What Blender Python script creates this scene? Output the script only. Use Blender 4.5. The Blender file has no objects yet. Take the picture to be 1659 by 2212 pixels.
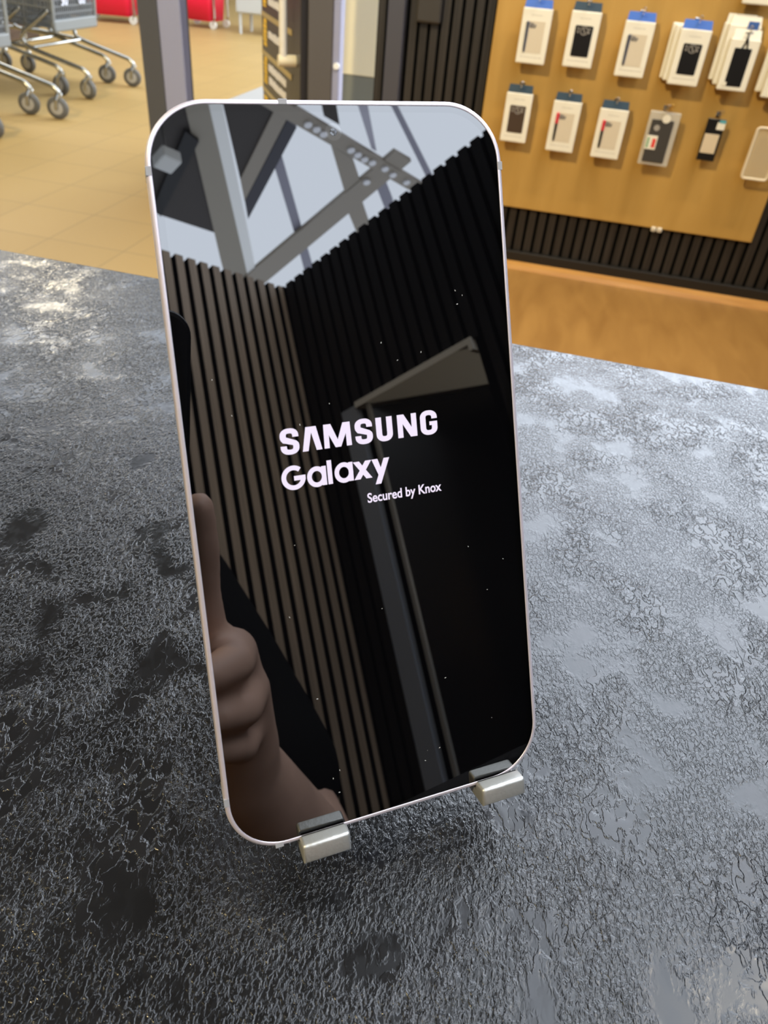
import bpy, bmesh, math, random
from mathutils import Vector, Matrix
random.seed(7)
R_ = math.radians
S = bpy.context.scene
COL = S.collection
FLOOR = 0.933           # height of the phone's lower edge above the floor

# ------------------------------------------------------------------ camera
camd = bpy.data.cameras.new('camera')
cam = bpy.data.objects.new('camera', camd); COL.objects.link(cam)
right = Vector((0.96530085, 0.25106727, 0.07182956))
down = Vector((0.19799487, -0.52430552, -0.82819186))
fwd = Vector((-0.17027123, 0.8136762, -0.55582259))
CAM = Vector((0.006507, -0.085719, 0.167266 + FLOOR))
M = Matrix((right, -down, -fwd)).transposed().to_4x4(); M.translation = CAM
cam.matrix_world = M
camd.sensor_fit = 'VERTICAL'; camd.sensor_height = 36.0; camd.sensor_width = 27.0
camd.lens = 1524.36 / 2212 * 36.0
camd.shift_x = (829.5 - 824.85) / 2212
camd.shift_y = -(1106 - 883.15) / 2212
camd.clip_start = 0.01; camd.clip_end = 200
camd.dof.use_dof = True; camd.dof.focus_distance = 0.195; camd.dof.aperture_fstop = 26.0
S.camera = cam

# ------------------------------------------------------------------ world, lamps, exposure
w = bpy.data.worlds.new('sky'); S.world = w; w.use_nodes = True
bg = w.node_tree.nodes['Background']
bg.inputs[0].default_value = (0.80, 0.88, 1.0, 1); bg.inputs[1].default_value = 5.0
# overcast sky, brighter on the far side of the shop
wn = w.node_tree; tcw = wn.nodes.new('ShaderNodeTexCoord'); dpw = wn.nodes.new('ShaderNodeVectorMath'); dpw.operation = 'DOT_PRODUCT'
dpw.inputs[1].default_value = Vector((0.28, 0.85, 0.44)).normalized(); wn.links.new(tcw.outputs['Generated'], dpw.inputs[0])
mrw = wn.nodes.new('ShaderNodeMapRange'); mrw.interpolation_type = 'SMOOTHSTEP'
for k_, v_ in (('From Min', 0.80), ('From Max', 1.0), ('To Min', 5.0), ('To Max', 9.6)): mrw.inputs[k_].default_value = v_
wn.links.new(dpw.outputs['Value'], mrw.inputs['Value']); wn.links.new(mrw.outputs['Result'], bg.inputs[1])
S.view_settings.view_transform = 'Standard'; S.view_settings.look = 'None'
S.view_settings.gamma = 1.0; S.view_settings.exposure = 0.0
try: S.view_settings.use_curve_mapping = False
except Exception: pass
S.cycles.use_denoising = True
S.cycles.max_bounces = 8

def spot(name, loc, target, power, color, size=60, blend=0.6, radius=0.04):
    d = bpy.data.lights.new(name, 'SPOT'); d.energy = power; d.color = color
    d.spot_size = R_(size); d.spot_blend = blend; d.shadow_soft_size = radius
    o = bpy.data.objects.new(name, d); COL.objects.link(o); o.location = loc
    o.rotation_euler = (Vector(target) - Vector(loc)).to_track_quat('-Z', 'Y').to_euler()
    return o
def area(name, loc, target, power, color, sx, sy):
    d = bpy.data.lights.new(name, 'AREA'); d.energy = power; d.color = color; d.shape = 'RECTANGLE'
    d.size = sx; d.size_y = sy
    o = bpy.data.objects.new(name, d); COL.objects.link(o); o.location = loc
    o.rotation_euler = (Vector(target) - Vector(loc)).to_track_quat('-Z', 'Y').to_euler()
    return o
WARM = (1.0, 0.80, 0.52)
spot('track_spot', (0.45, 2.1, 2.75), (0.0, 2.76, 0.6), 62, WARM, 70, radius=0.03)
spot('track_spot', (1.15, 2.1, 2.75), (0.55, 2.76, 0.6), 62, WARM, 70, radius=0.03)
spot('wall_fill_spot', (0.35, 0.1, 2.75), (0.75, -1.51, 1.75), 95, (1.0, 0.86, 0.68), 80, radius=0.05)  # added fill light that brightens the mirrored brown slats
spot('counter_spot', (0.88, 0.62, 2.6), (0.2, 0.0, 0.9), 8, (1.0, 0.85, 0.62), 60, radius=0.03)
spot('soffit_fill', (2.1, -0.3, 0.7), (1.80, -1.0, 1.76), 34, (1.0, 0.9, 0.75), 90, radius=0.1)  # added light aimed upwards to brighten the doorway soffit
spot('mall_light', (-6.4, 7.6, 4.85), (-3.2, 4.4, 0), 180, (1.0, 0.81, 0.48), 95, blend=0.8, radius=0.5)
spot('mall_light', (-2.6, -2.2, 4.9), (-3.0, 3.4, 0), 1450, (1.0, 0.81, 0.44), 100, blend=0.8, radius=0.12)  # added fill behind the camera for the tiles and the display board

# ------------------------------------------------------------------ helpers
MATS = {}
def mat(name, color=(0.5, 0.5, 0.5), rough=0.5, metal=0.0, spec=0.5, emit=None, estr=1.0, alpha=1.0, trans=0.0, ior=1.45,
        vary=0.0, vscale=20.0, vstretch=(1, 1, 1), bump=0.0, bscale=80.0):
    if name in MATS: return MATS[name]
    m = bpy.data.materials.new(name); m.use_nodes = True
    nt = m.node_tree; b = nt.nodes['Principled BSDF']
    b.inputs['Base Color'].default_value = (*color, 1); b.inputs['Roughness'].default_value = rough
    b.inputs['Metallic'].default_value = metal; b.inputs['Specular IOR Level'].default_value = spec
    b.inputs['IOR'].default_value = ior; b.inputs['Alpha'].default_value = alpha
    b.inputs['Transmission Weight'].default_value = trans
    if emit:
        b.inputs['Emission Color'].default_value = (*emit, 1); b.inputs['Emission Strength'].default_value = estr
    if vary or bump:
        tc = nt.nodes.new('ShaderNodeTexCoord'); mp = nt.nodes.new('ShaderNodeMapping')
        mp.inputs['Scale'].default_value = vstretch
        nt.links.new(tc.outputs['Object'], mp.inputs['Vector'])
    if vary:
        n = nt.nodes.new('ShaderNodeTexNoise'); n.inputs['Scale'].default_value = vscale; n.inputs['Detail'].default_value = 5
        nt.links.new(mp.outputs[0], n.inputs['Vector'])
        cr = nt.nodes.new('ShaderNodeValToRGB')
        cr.color_ramp.elements[0].position = 0.3; cr.color_ramp.elements[1].position = 0.7
        cr.color_ramp.elements[0].color = (*[c * (1 - vary) for c in color], 1)
        cr.color_ramp.elements[1].color = (*[min(1, c * (1 + vary)) for c in color], 1)
        nt.links.new(n.outputs['Fac'], cr.inputs[0]); nt.links.new(cr.outputs[0], b.inputs['Base Color'])
    if bump:
        n2 = nt.nodes.new('ShaderNodeTexNoise'); n2.inputs['Scale'].default_value = bscale; n2.inputs['Detail'].default_value = 3
        nt.links.new(mp.outputs[0], n2.inputs['Vector'])
        bp = nt.nodes.new('ShaderNodeBump'); bp.inputs['Strength'].default_value = bump; bp.inputs['Distance'].default_value = 0.002
        nt.links.new(n2.outputs['Fac'], bp.inputs['Height']); nt.links.new(bp.outputs[0], b.inputs['Normal'])
    MATS[name] = m; return m

def link(name, bm, m=None, parent=None, smooth=False, mats=None):
    me = bpy.data.meshes.new(name); bm.normal_update(); bm.to_mesh(me); bm.free()
    o = bpy.data.objects.new(name, me); COL.objects.link(o)
    for x in (mats or ([m] if m else [])): me.materials.append(x)
    if smooth:
        for p in me.polygons: p.use_smooth = True
    if parent: o.parent = parent
    return o
def tag(o, label=None, cat=None, group=None, kind=None):
    if label: o['label'] = label
    if cat: o['category'] = cat
    if group: o['group'] = group
    if kind: o['kind'] = kind
    return o
def empty(name, loc=(0, 0, 0), rotz=0.0):
    o = bpy.data.objects.new(name, None); COL.objects.link(o); o.location = loc; o.rotation_euler = (0, 0, rotz)
    o.empty_display_size = 0.05
    return o
def box(bm, lo, hi, mi=0):
    vs = [bm.verts.new((x, y, z)) for z in (lo[2], hi[2]) for y in (lo[1], hi[1]) for x in (lo[0], hi[0])]
    for f in ((0, 2, 3, 1), (4, 5, 7, 6), (0, 1, 5, 4), (2, 6, 7, 3), (0, 4, 6, 2), (1, 3, 7, 5)):
        fc = bm.faces.new([vs[i] for i in f]); fc.material_index = mi
    return vs
def bbox(bm, lo, hi, r=0.003, seg=2):
    """box with bevelled edges"""
    b2 = bmesh.new(); box(b2, lo, hi)
    bmesh.ops.bevel(b2, geom=b2.edges[:], offset=r, segments=seg, affect='EDGES', profile=0.5)
    me = bpy.data.meshes.new('tmp'); b2.to_mesh(me); b2.free(); bm.from_mesh(me); bpy.data.meshes.remove(me)
def prism(bm, pts, z0, z1, mi=0):
    """closed polygon (x, y) extruded from z0 to z1"""
    a = sum(pts[i][0] * pts[(i + 1) % len(pts)][1] - pts[(i + 1) % len(pts)][0] * pts[i][1] for i in range(len(pts)))
    if a < 0: pts = pts[::-1]
    lo = [bm.verts.new((p[0], p[1], z0)) for p in pts]; hi = [bm.verts.new((p[0], p[1], z1)) for p in pts]
    bm.faces.new(lo[::-1]).material_index = mi; bm.faces.new(hi).material_index = mi
    n = len(pts)
    for i in range(n):
        bm.faces.new((lo[i], lo[(i + 1) % n], hi[(i + 1) % n], hi[i])).material_index = mi
def rrect(x0, y0, x1, y1, r, seg=10):
    out = []
    for cx, cy, a in ((x1 - r, y1 - r, 0), (x0 + r, y1 - r, 90), (x0 + r, y0 + r, 180), (x1 - r, y0 + r, 270)):
        for i in range(seg + 1):
            t = R_(a + 90 * i / seg); out.append((cx + r * math.cos(t), cy + r * math.sin(t)))
    return out
def tube(bm, pts, rad, n=8, caps=True):
    pts = [Vector(p) for p in pts]; rings = []
    up = None
    for i, p in enumerate(pts):
        d = (pts[min(i + 1, len(pts) - 1)] - pts[max(i - 1, 0)]).normalized()
        if up is None: up = d.orthogonal().normalized()
        up = (up - d * up.dot(d)).normalized(); sd = d.cross(up)
        r = rad[i] if isinstance(rad, (list, tuple)) else rad
        rings.append([bm.verts.new(p + (up * math.cos(2 * math.pi * k / n) + sd * math.sin(2 * math.pi * k / n)) * r) for k in range(n)])
    for a, b in zip(rings, rings[1:]):
        for k in range(n): bm.faces.new((a[k], a[(k + 1) % n], b[(k + 1) % n], b[k]))
    if caps: bm.faces.new(rings[0][::-1]); bm.faces.new(rings[-1])
def smoothpath(pts, sub=6):
    pts = [Vector(p) for p in pts]; out = []
    for i in range(len(pts) - 1):
        p0 = pts[max(i - 1, 0)]; p1 = pts[i]; p2 = pts[i + 1]; p3 = pts[min(i + 2, len(pts) - 1)]
        for k in range(sub):
            t = k / sub
            out.append(0.5 * ((2 * p1) + (p2 - p0) * t + (2 * p0 - 5 * p1 + 4 * p2 - p3) * t * t + (3 * p1 - p0 - 3 * p2 + p3) * t ** 3))
    out.append(pts[-1]); return out
def cyl(bm, a, b, r, n=20): tube(bm, [a, b], r, n)
def lathe(bm, prof, n=24, axis='z', c=(0, 0, 0)):
    """profile of (radius, height)"""
    c = Vector(c); rings = []
    for r, h in prof:
        ring = []
        for k in range(n):
            a = 2 * math.pi * k / n; x, y = r * math.cos(a), r * math.sin(a)
            v = {'z': (x, y, h), 'x': (h, x, y), 'y': (y, h, x)}[axis]
            ring.append(bm.verts.new(c + Vector(v)))
        rings.append(ring)
    for p, q in zip(rings, rings[1:]):
        for k in range(n): bm.faces.new((p[k], p[(k + 1) % n], q[(k + 1) % n], q[k]))
    bm.faces.new(rings[0][::-1]); bm.faces.new(rings[-1])
def copy_tree(o, parent=None):
    c = o.copy(); COL.objects.link(c)
    if parent: c.parent = parent
    for ch in list(o.children): copy_tree(ch, c)
    return c

# ------------------------------------------------------------------ setting: floors
def tile_mat():
    m = bpy.data.materials.new('beige_floor_tiles'); m.use_nodes = True; nt = m.node_tree; b = nt.nodes['Principled BSDF']
    tc = nt.nodes.new('ShaderNodeTexCoord'); mp = nt.nodes.new('ShaderNodeMapping')
    mp.inputs['Location'].default_value = (1.565 + 3.3, -2.235 + 6.2 , 0)
    nt.links.new(tc.outputs['Object'], mp.inputs['Vector'])
    br = nt.nodes.new('ShaderNodeTexBrick'); br.offset = 0.0
    br.inputs['Scale'].default_value = 1.0; br.inputs['Brick Width'].default_value = 0.33; br.inputs['Row Height'].default_value = 0.31
    br.inputs['Mortar Size'].default_value = 0.0035; br.inputs['Mortar Smooth'].default_value = 0.1
    br.inputs['Color1'].default_value = (0.35, 0.232, 0.085, 1); br.inputs['Color2'].default_value = (0.37, 0.245, 0.091, 1)
    br.inputs['Mortar'].default_value = (0.27, 0.185, 0.073, 1)
    nt.links.new(mp.outputs[0], br.inputs['Vector']); nt.links.new(br.outputs['Color'], b.inputs['Base Color'])
    b.inputs['Roughness'].default_value = 0.45; b.inputs['Specular IOR Level'].default_value = 0.2
    return m
bm = bmesh.new(); box(bm, (-16, -8, -0.05), (-1.25, 20, 0)); box(bm, (-1.25, 2.9, -0.05), (12, 20, 0))
tag(link('floor_mall', bm, tile_mat()), 'beige square tiles of the mall floor beyond the black counter', 'floor', kind='structure')
def wood_mat(name, c1, c2, axis_scale, scale=3.0, rough=0.35):
    m = bpy.data.materials.new(name); m.use_nodes = True; nt = m.node_tree; b = nt.nodes['Principled BSDF']
    tc = nt.nodes.new('ShaderNodeTexCoord'); mp = nt.nodes.new('ShaderNodeMapping'); mp.inputs['Scale'].default_value = axis_scale
    nt.links.new(tc.outputs['Object'], mp.inputs['Vector'])
    n = nt.nodes.new('ShaderNodeTexNoise'); n.inputs['Scale'].default_value = scale; n.inputs['Detail'].default_value = 6; n.inputs['Distortion'].default_value = 0.6
    nt.links.new(mp.outputs[0], n.inputs['Vector'])
    cr = nt.nodes.new('ShaderNodeValToRGB'); cr.color_ramp.elements[0].position = 0.32; cr.color_ramp.elements[1].position = 0.68
    cr.color_ramp.elements[0].color = (*c1, 1); cr.color_ramp.elements[1].color = (*c2, 1)
    nt.links.new(n.outputs['Fac'], cr.inputs[0]); nt.links.new(cr.outputs[0], b.inputs['Base Color'])
    b.inputs['Roughness'].default_value = rough; b.inputs['Specular IOR Level'].default_value = 0.3
    return m
bm = bmesh.new(); box(bm, (-1.25, -1.6, -0.05), (2.4, 2.9, 0))
tag(link('floor_shop', bm, wood_mat('floor_wood', (0.27, 0.135, 0.036), (0.35, 0.185, 0.052), (5, 1.2, 1))),
    'brown wood floor of the phone shop between counter and slatted wall', 'floor', kind='structure')

# slatted walls: backing and slats in one mesh
slat_dark = mat('charcoal_slats', (0.022, 0.019, 0.017), 0.45, vary=0.5, vscale=3, vstretch=(60, 60, 1))
slat_black = mat('black_slats', (0.009, 0.0085, 0.009), 0.4, vary=0.4, vscale=3, vstretch=(60, 60, 1))
slat_gap = mat('black_felt', (0.004, 0.004, 0.004), 0.95, spec=0.1)
slat_oak = mat('oak_slats', (0.30, 0.235, 0.175), 0.5, vary=0.25, vscale=3, vstretch=(70, 70, 1.2), spec=0.3)
def slat_wall(name, label, p0, p1, z0, z1, pitch, wid, depth, m, back=0.03, phase=0.0, holes=()):
    """wall from p0 to p1 (x, y); the slats stand on the left of that direction"""
    p0 = Vector((*p0, 0)); p1 = Vector((*p1, 0)); L = (p1 - p0).length; d = (p1 - p0).normalized(); nrm = Vector((-d.y, d.x, 0))
    bm = bmesh.new()
    def obox(a, b, n0, n1, za, zb, mi, side=None):
        vs = [bm.verts.new(p0 + d * t + nrm * q + Vector((0, 0, z))) for z in (za, zb) for q in (n0, n1) for t in (a, b)]
        for f in ((0, 2, 3, 1), (4, 5, 7, 6), (0, 1, 5, 4), (2, 6, 7, 3), (0, 4, 6, 2), (1, 3, 7, 5)):
            bm.faces.new([vs[i] for i in f]).material_index = side if (side is not None and f in ((0, 4, 6, 2), (1, 3, 7, 5))) else mi
    def spans(a, b):
        out = [(z0, z1)]
        for ha, hb, hz0, hz1 in holes:
            if b > ha and a < hb:
                out = [s for q in out for s in ((q[0], min(q[1], hz0)), (max(q[0], hz1), q[1])) if s[1] > s[0]]
        return out
    cuts = sorted({0, L, *[h for q in holes for h in q[:2]]})
    for a, b in zip(cuts, cuts[1:]):
        for za, zb in spans(a + 1e-4, b - 1e-4): obox(a, b, -depth - back, -depth, za, zb, 1)
    t = phase
    while t + wid <= L + 1e-6:
        for za, zb in spans(t, t + wid): obox(t, t + wid, -depth, 0, za, zb, 0, 1)
        t += pitch
    o = link(name, bm, mats=[m, slat_gap]); tag(o, label, 'wall', kind='structure'); return o
WZ = 1.426 + FLOOR
slat_wall('wall_front', 'charcoal vertical slat wall behind the accessory board', (1.51, 2.764), (-0.735, 2.764), 0.0, 1.8, 0.0395, 0.027, 0.014, slat_dark)
slat_wall('wall_back', 'brown wood slat wall mirrored in the left of the phone screen', (-0.9, -1.51), (1.60, -1.51), 0.0, WZ, 0.0487, 0.029, 0.034, slat_oak, phase=0.0285)
slat_wall('wall_right', 'black slat wall with doorway mirrored in the right of the phone screen', (1.536, -1.56), (1.536, 2.76), 0.0, WZ, 0.0487, 0.033, 0.016, slat_black,
          phase=0.02, holes=((0.22, 0.76, 0.0, 0.845 + FLOOR),))
# skirting of the front wall and the wooden edge trim along the floor
bm = bmesh.new(); bbox(bm, (-0.735, 2.745, 0.012), (1.52, 2.765, 0.065), 0.003)
tag(link('baseboard_front', bm, mat('black_skirting', (0.016, 0.014, 0.012), 0.4)), 'black skirting along the foot of the slat wall', 'skirting', kind='structure')
bm = bmesh.new()
prism(bm, [(2.762, 0.0), (2.762, 0.026), (2.745, 0.026), (2.725, 0.016), (2.715, 0.0)], -0.735, 1.52)
bmesh.ops.transform(bm, matrix=Matrix(((0, 0, 1, 0), (1, 0, 0, 0), (0, 1, 0, 0), (0, 0, 0, 1))), verts=bm.verts)
tag(link('trim_1', bm, wood_mat('orange_wood_trim', (0.42, 0.20, 0.05), (0.52, 0.27, 0.075), (1, 8, 8), 4, 0.3)), 'orange wood edge strip where shop floor meets wall', 'trim', kind='structure')

# doorway in the black wall: casing, soffit, half-open door leaf, dark back room
frame_w = mat('pale_grey_frame', (0.74, 0.73, 0.68), 0.45)
steel_blue = mat('blue_grey_metal', (0.30, 0.34, 0.41), 0.4)
DX = 1.536; dz = 0.83 + FLOOR
bm = bmesh.new()
box(bm, (DX - 0.004, -1.355, 0), (DX + 0.02, -1.285, dz + 0.012))
tag(link('trim_2', bm, steel_blue), 'blue grey casing strip left of the doorway, mirrored in the screen', 'trim', kind='structure')
bm = bmesh.new()
box(bm, (DX - 0.01, -1.285, dz), (DX + 0.62, -0.80, dz + 0.02)); box(bm, (DX - 0.01, -0.815, dz - 0.02), (DX + 0.62, -0.80, dz))
tag(link('trim_3', bm, frame_w), 'pale door lining under the lintel, mirrored in the screen', 'trim', kind='structure')
bm = bmesh.new(); box(bm, (DX + 0.0, -1.247, 0), (DX + 0.012, -1.234, dz))
tag(link('trim_6', bm, mat('mid_grey_strip', (0.30, 0.30, 0.29), 0.45)), 'thin grey door stop strip right of the blue grey casing', 'trim', kind='structure')
bm = bmesh.new(); box(bm, (0, 0, 0.01), (0.80, 0.035, dz - 0.016))
dr = link('door_2', bm, mat('black_door', (0.006, 0.006, 0.007), 0.25)); dr.location = (DX + 0.035, -1.262, 0); dr.rotation_euler = (0, 0, R_(39.5))
tag(dr, 'black door leaf standing half open, mirrored in the right of the screen', 'door', kind='structure')
bm = bmesh.new(); cyl(bm, (0.72, -0.005, 1.0), (0.72, -0.05, 1.0), 0.009, 12); cyl(bm, (0.72, -0.05, 1.0), (0.62, -0.05, 1.0), 0.009, 12)
link('handle', bm, mat('brushed_metal', (0.5, 0.5, 0.5), 0.3, 1.0), dr)
bm = bmesh.new(); box(bm, (2.38, -1.5, 0), (2.42, 2.8, 2.3)); box(bm, (1.60, -1.54, 0), (2.42, -1.50, 2.3)); box(bm, (1.60, -1.5, 2.26), (2.42, 2.8, 2.30))
tag(link('wall_store', bm, mat('dark_plaster', (0.02, 0.02, 0.022), 0.8)), 'dark walls of the back room behind the doorway', 'wall', kind='structure')

# mall shell
cream = mat('cream_plaster', (0.62, 0.56, 0.42), 0.8, vary=0.06, vscale=1.5)
bm = bmesh.new(); box(bm, (-16.2, -8, 0), (-16, 20, 5)); tag(link('wall_left', bm, cream), 'cream mall wall far to the left', 'wall', kind='structure')
bm = bmesh.new(); box(bm, (-16, 20, 0), (12, 20.2, 5)); tag(link('wall_far', bm, cream), 'cream mall wall at the far end', 'wall', kind='structure')
bm = bmesh.new(); box(bm, (-16, -8.2, 0), (-2.0, -8, 5)); tag(link('wall_near', bm, cream), 'cream mall wall behind the photographer', 'wall', kind='structure')
taupe = mat('taupe_ceiling', (0.085, 0.075, 0.065), 0.8)
CZ = 4.9 + FLOOR
bm = bmesh.new(); box(bm, (-16, -8, 5.0), (0.52, 2.4, 5.1)); box(bm, (-16, 2.4, 5.0), (-0.75, 4.9, 5.1)); box(bm, (-16, 8.6, 5.0), (-0.75, 20, 5.1))  # slabs out of view, outlines shaped to darken the counter and far floor
tag(link('ceiling', bm, mat('grey_ceiling', (0.10, 0.095, 0.085), 0.8)), 'unseen taupe ceiling over the mall walkway, its edges shaped to darken the counter', 'ceiling', kind='structure')

# roof steelwork over the shop (seen mirrored in the screen)
steel = mat('taupe_steel', (0.29, 0.255, 0.21), 0.55)
steel_lav = mat('lavender_steel', (0.25, 0.245, 0.30), 0.5)
steel_shade = mat('shade_blue_steel', (0.035, 0.034, 0.045), 0.5)  # dark tone stands for shade on the side of the brace
brown = mat('dark_brown_panel', (0.045, 0.038, 0.034), 0.7)
def roof(name, label, pts, h, m, z=CZ, cat='beam', kind='structure'):
    bm = bmesh.new(); prism(bm, pts, z, z + h); o = link(name, bm, m); tag(o, label, cat, kind=kind); return o
def ext(a, b, wd, e0=0.0, e1=0.0):
    """plan outline of a straight beam along a-b"""
    a = Vector(a); b = Vector(b); d = (b - a).normalized(); a = a - d * e0; b = b + d * e1; n = Vector((-d.y, d.x)) * wd / 2
    return [tuple(a - n), tuple(b - n), tuple(b + n), tuple(a + n)]
roof('beam_roof_1', 'long taupe roof beam with pale lit side, mirrored at top left of the screen', [(2.1, -2.85), (2.5, -2.85), (3.17, -3.55), (4.81, -5.26), (5.2, -5.67), (5.0, -5.86), (4.59, -5.42), (3.02, -3.69)], 0.42, mat('olive_steel', (0.28, 0.25, 0.20), 0.5), cat='roof beam')
roof('beam_roof_18', 'lit side of the long roof beam as a white strip, mirrored at top left of the screen', [(2.5, -2.85), (2.62, -2.80), (3.26, -3.48), (4.93, -5.22), (5.28, -5.60), (5.2, -5.67), (4.81, -5.26), (3.17, -3.55)], 0.05, mat('lit_side_white', (0.85, 0.85, 0.83), 0.5), cat='roof beam')  # white strip added to stand for the beam's lit side
roof('ceiling_panel_1', 'dark brown ceiling panel right of the roof beam, mirrored in the screen', [(2.6, -2.75), (3.3, -2.6), (3.65, -3.23), (3.72, -3.31), (4.0, -4.21), (3.25, -3.46)], 0.05, brown, CZ + 0.02, cat='ceiling panel')
roof('ceiling_panel_2', 'dark brown ceiling panel left of the roof beam, mirrored in the screen', [(3.62, -5.09), (4.31, -5.07), (3.31, -3.98), (2.2, -2.8), (1.0, -2.9), (1.6, -4.3), (3.3, -5.09)], 0.05, brown, CZ + 0.02, cat='ceiling panel')
roof('beam_roof_2', 'black diagonal bar below the brown ceiling panel, mirrored at top left of the screen', [(3.44, -4.95), (3.58, -5.05), (3.31, -3.93), (3.14, -3.89)], 0.04, mat('black_steel', (0.008, 0.008, 0.009), 0.6), CZ - 0.04, cat='roof beam')
roof('beam_roof_3', 'taupe slanting roof brace right of the brown panel, mirrored in the screen', [(3.60, -2.85), (3.76, -2.75), (3.82, -3.11), (3.86, -3.32), (4.22, -4.44), (3.98, -4.19), (3.70, -3.31)], 0.06, steel, cat='roof beam')
roof('beam_roof_4', 'shaded side of the taupe brace as a dark blue strip, mirrored in the screen', [(3.865, -3.30), (4.0, -3.32), (4.44, -4.67), (4.225, -4.44)], 0.05, steel_shade, cat='roof beam')  # shaded side of the brace, drawn as its own dark strip
roof('beam_roof_5', 'broad taupe truss chord running across the mirrored skylight', [(5.10, -6.6), (5.07, -3.0), (5.34, -3.0), (5.43, -6.6)], 0.05, steel, CZ - 0.02, cat='roof beam')
ch = roof('beam_roof_6', 'bolted upper truss chord in the mirrored skylight', [(2.9, -3.06), (3.6, -3.11), (5.9, -3.18), (5.9, -3.33), (3.68, -3.27), (2.9, -3.24)], 0.05, steel, CZ - 0.03, cat='roof beam')
boltm = mat('white_bolt', (0.75, 0.75, 0.78), 0.25, emit=None)
for x, y in ((4.03, -3.2), (4.14, -3.2), (4.24, -3.21), (4.63, -3.22), (4.74, -3.23), (4.85, -3.24), (4.96, -3.23), (5.15, -3.22), (5.3, -3.24), (5.53, -3.24), (5.13, -3.48)):
    bm = bmesh.new(); lathe(bm, [(0.038, CZ - 0.055), (0.04, CZ - 0.05), (0.04, CZ - 0.03)], 12, 'z', (x, y, 0)); link('bolt', bm, boltm, ch)
roof('beam_roof_7', 'short truss web plate joining the two chords, mirrored in the screen', [(4.43, -3.3), (5.09, -3.77), (5.09, -3.53), (4.78, -3.33)], 0.04, steel, CZ - 0.01, cat='roof beam')
roof('beam_roof_8', 'short truss web stub beyond the broad chord, mirrored in the screen', [(5.37, -4.0), (5.95, -4.36), (5.97, -4.16), (5.37, -3.77)], 0.04, steel, CZ - 0.01, cat='roof beam')
roof('beam_roof_9', 'lavender skylight mullion crossing the broad chord, mirrored in the screen', [(4.10, -3.81), (4.15, -3.72), (5.17, -4.57), (6.2, -5.42), (6.15, -5.55), (5.17, -4.70)], 0.08, steel_lav, CZ + 0.05, cat='roof beam')
roof('beam_roof_10', 'thin grey skylight mullion at top right of the screen reflection', [(4.0, -2.36), (4.04, -2.33), (5.57, -2.96), (6.1, -3.18), (6.1, -3.26), (5.57, -3.03)], 0.05, steel_lav, CZ + 0.02, cat='roof beam')
roof('beam_roof_11', 'pale lavender skylight bar above the bolted chord, mirrored in the screen', [(3.7, -2.30), (3.8, -2.26), (4.36, -2.71), (4.94, -3.13), (4.86, -3.13), (4.28, -2.77)], 0.05, mat('pale_lavender_steel', (0.42, 0.41, 0.48), 0.5), CZ + 0.02, cat='roof beam')
roof('beam_roof_12', 'short lavender glazing bar right of the web stub, mirrored in the screen', [(5.31, -3.5), (5.34, -3.38), (5.70, -3.58), (5.80, -3.78)], 0.05, steel_lav, CZ + 0.02, cat='roof beam')
roof('beam_roof_13', 'small brown gusset at the top edge of the screen reflection', [(3.95, -2.92), (4.06, -2.84), (4.34, -3.07), (4.13, -3.07)], 0.05, brown, CZ + 0.01, cat='roof beam')
cl = empty('ceiling_lamp', (2.9, -3.9, CZ - 0.40)); tag(cl, 'small white box lamp under the ceiling, mirrored at top left of the screen', 'lamp')
bm = bmesh.new(); bbox(bm, (-0.09, -0.09, -0.12), (0.09, 0.09, 0.0), 0.015); link('housing', bm, mat('white_plastic', (0.6, 0.6, 0.58), 0.4), cl)
bm = bmesh.new(); cyl(bm, (0, 0, 0), (0, 0, 0.42), 0.012, 8); link('rod', bm, mat('grey_metal', (0.3, 0.3, 0.3), 0.4, 0.8), cl)
# skylight bars over the rest of the shop roof
for i, (y, nm) in enumerate(((-0.9, 'nearest'),)):
    roof('beam_roof_%d' % (14 + i), 'taupe roof girder straight above the counter', [(-0.6, y), (9, y), (9, y + 0.22), (-0.6, y + 0.22)], 0.4, steel, CZ, cat='roof beam')

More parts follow.
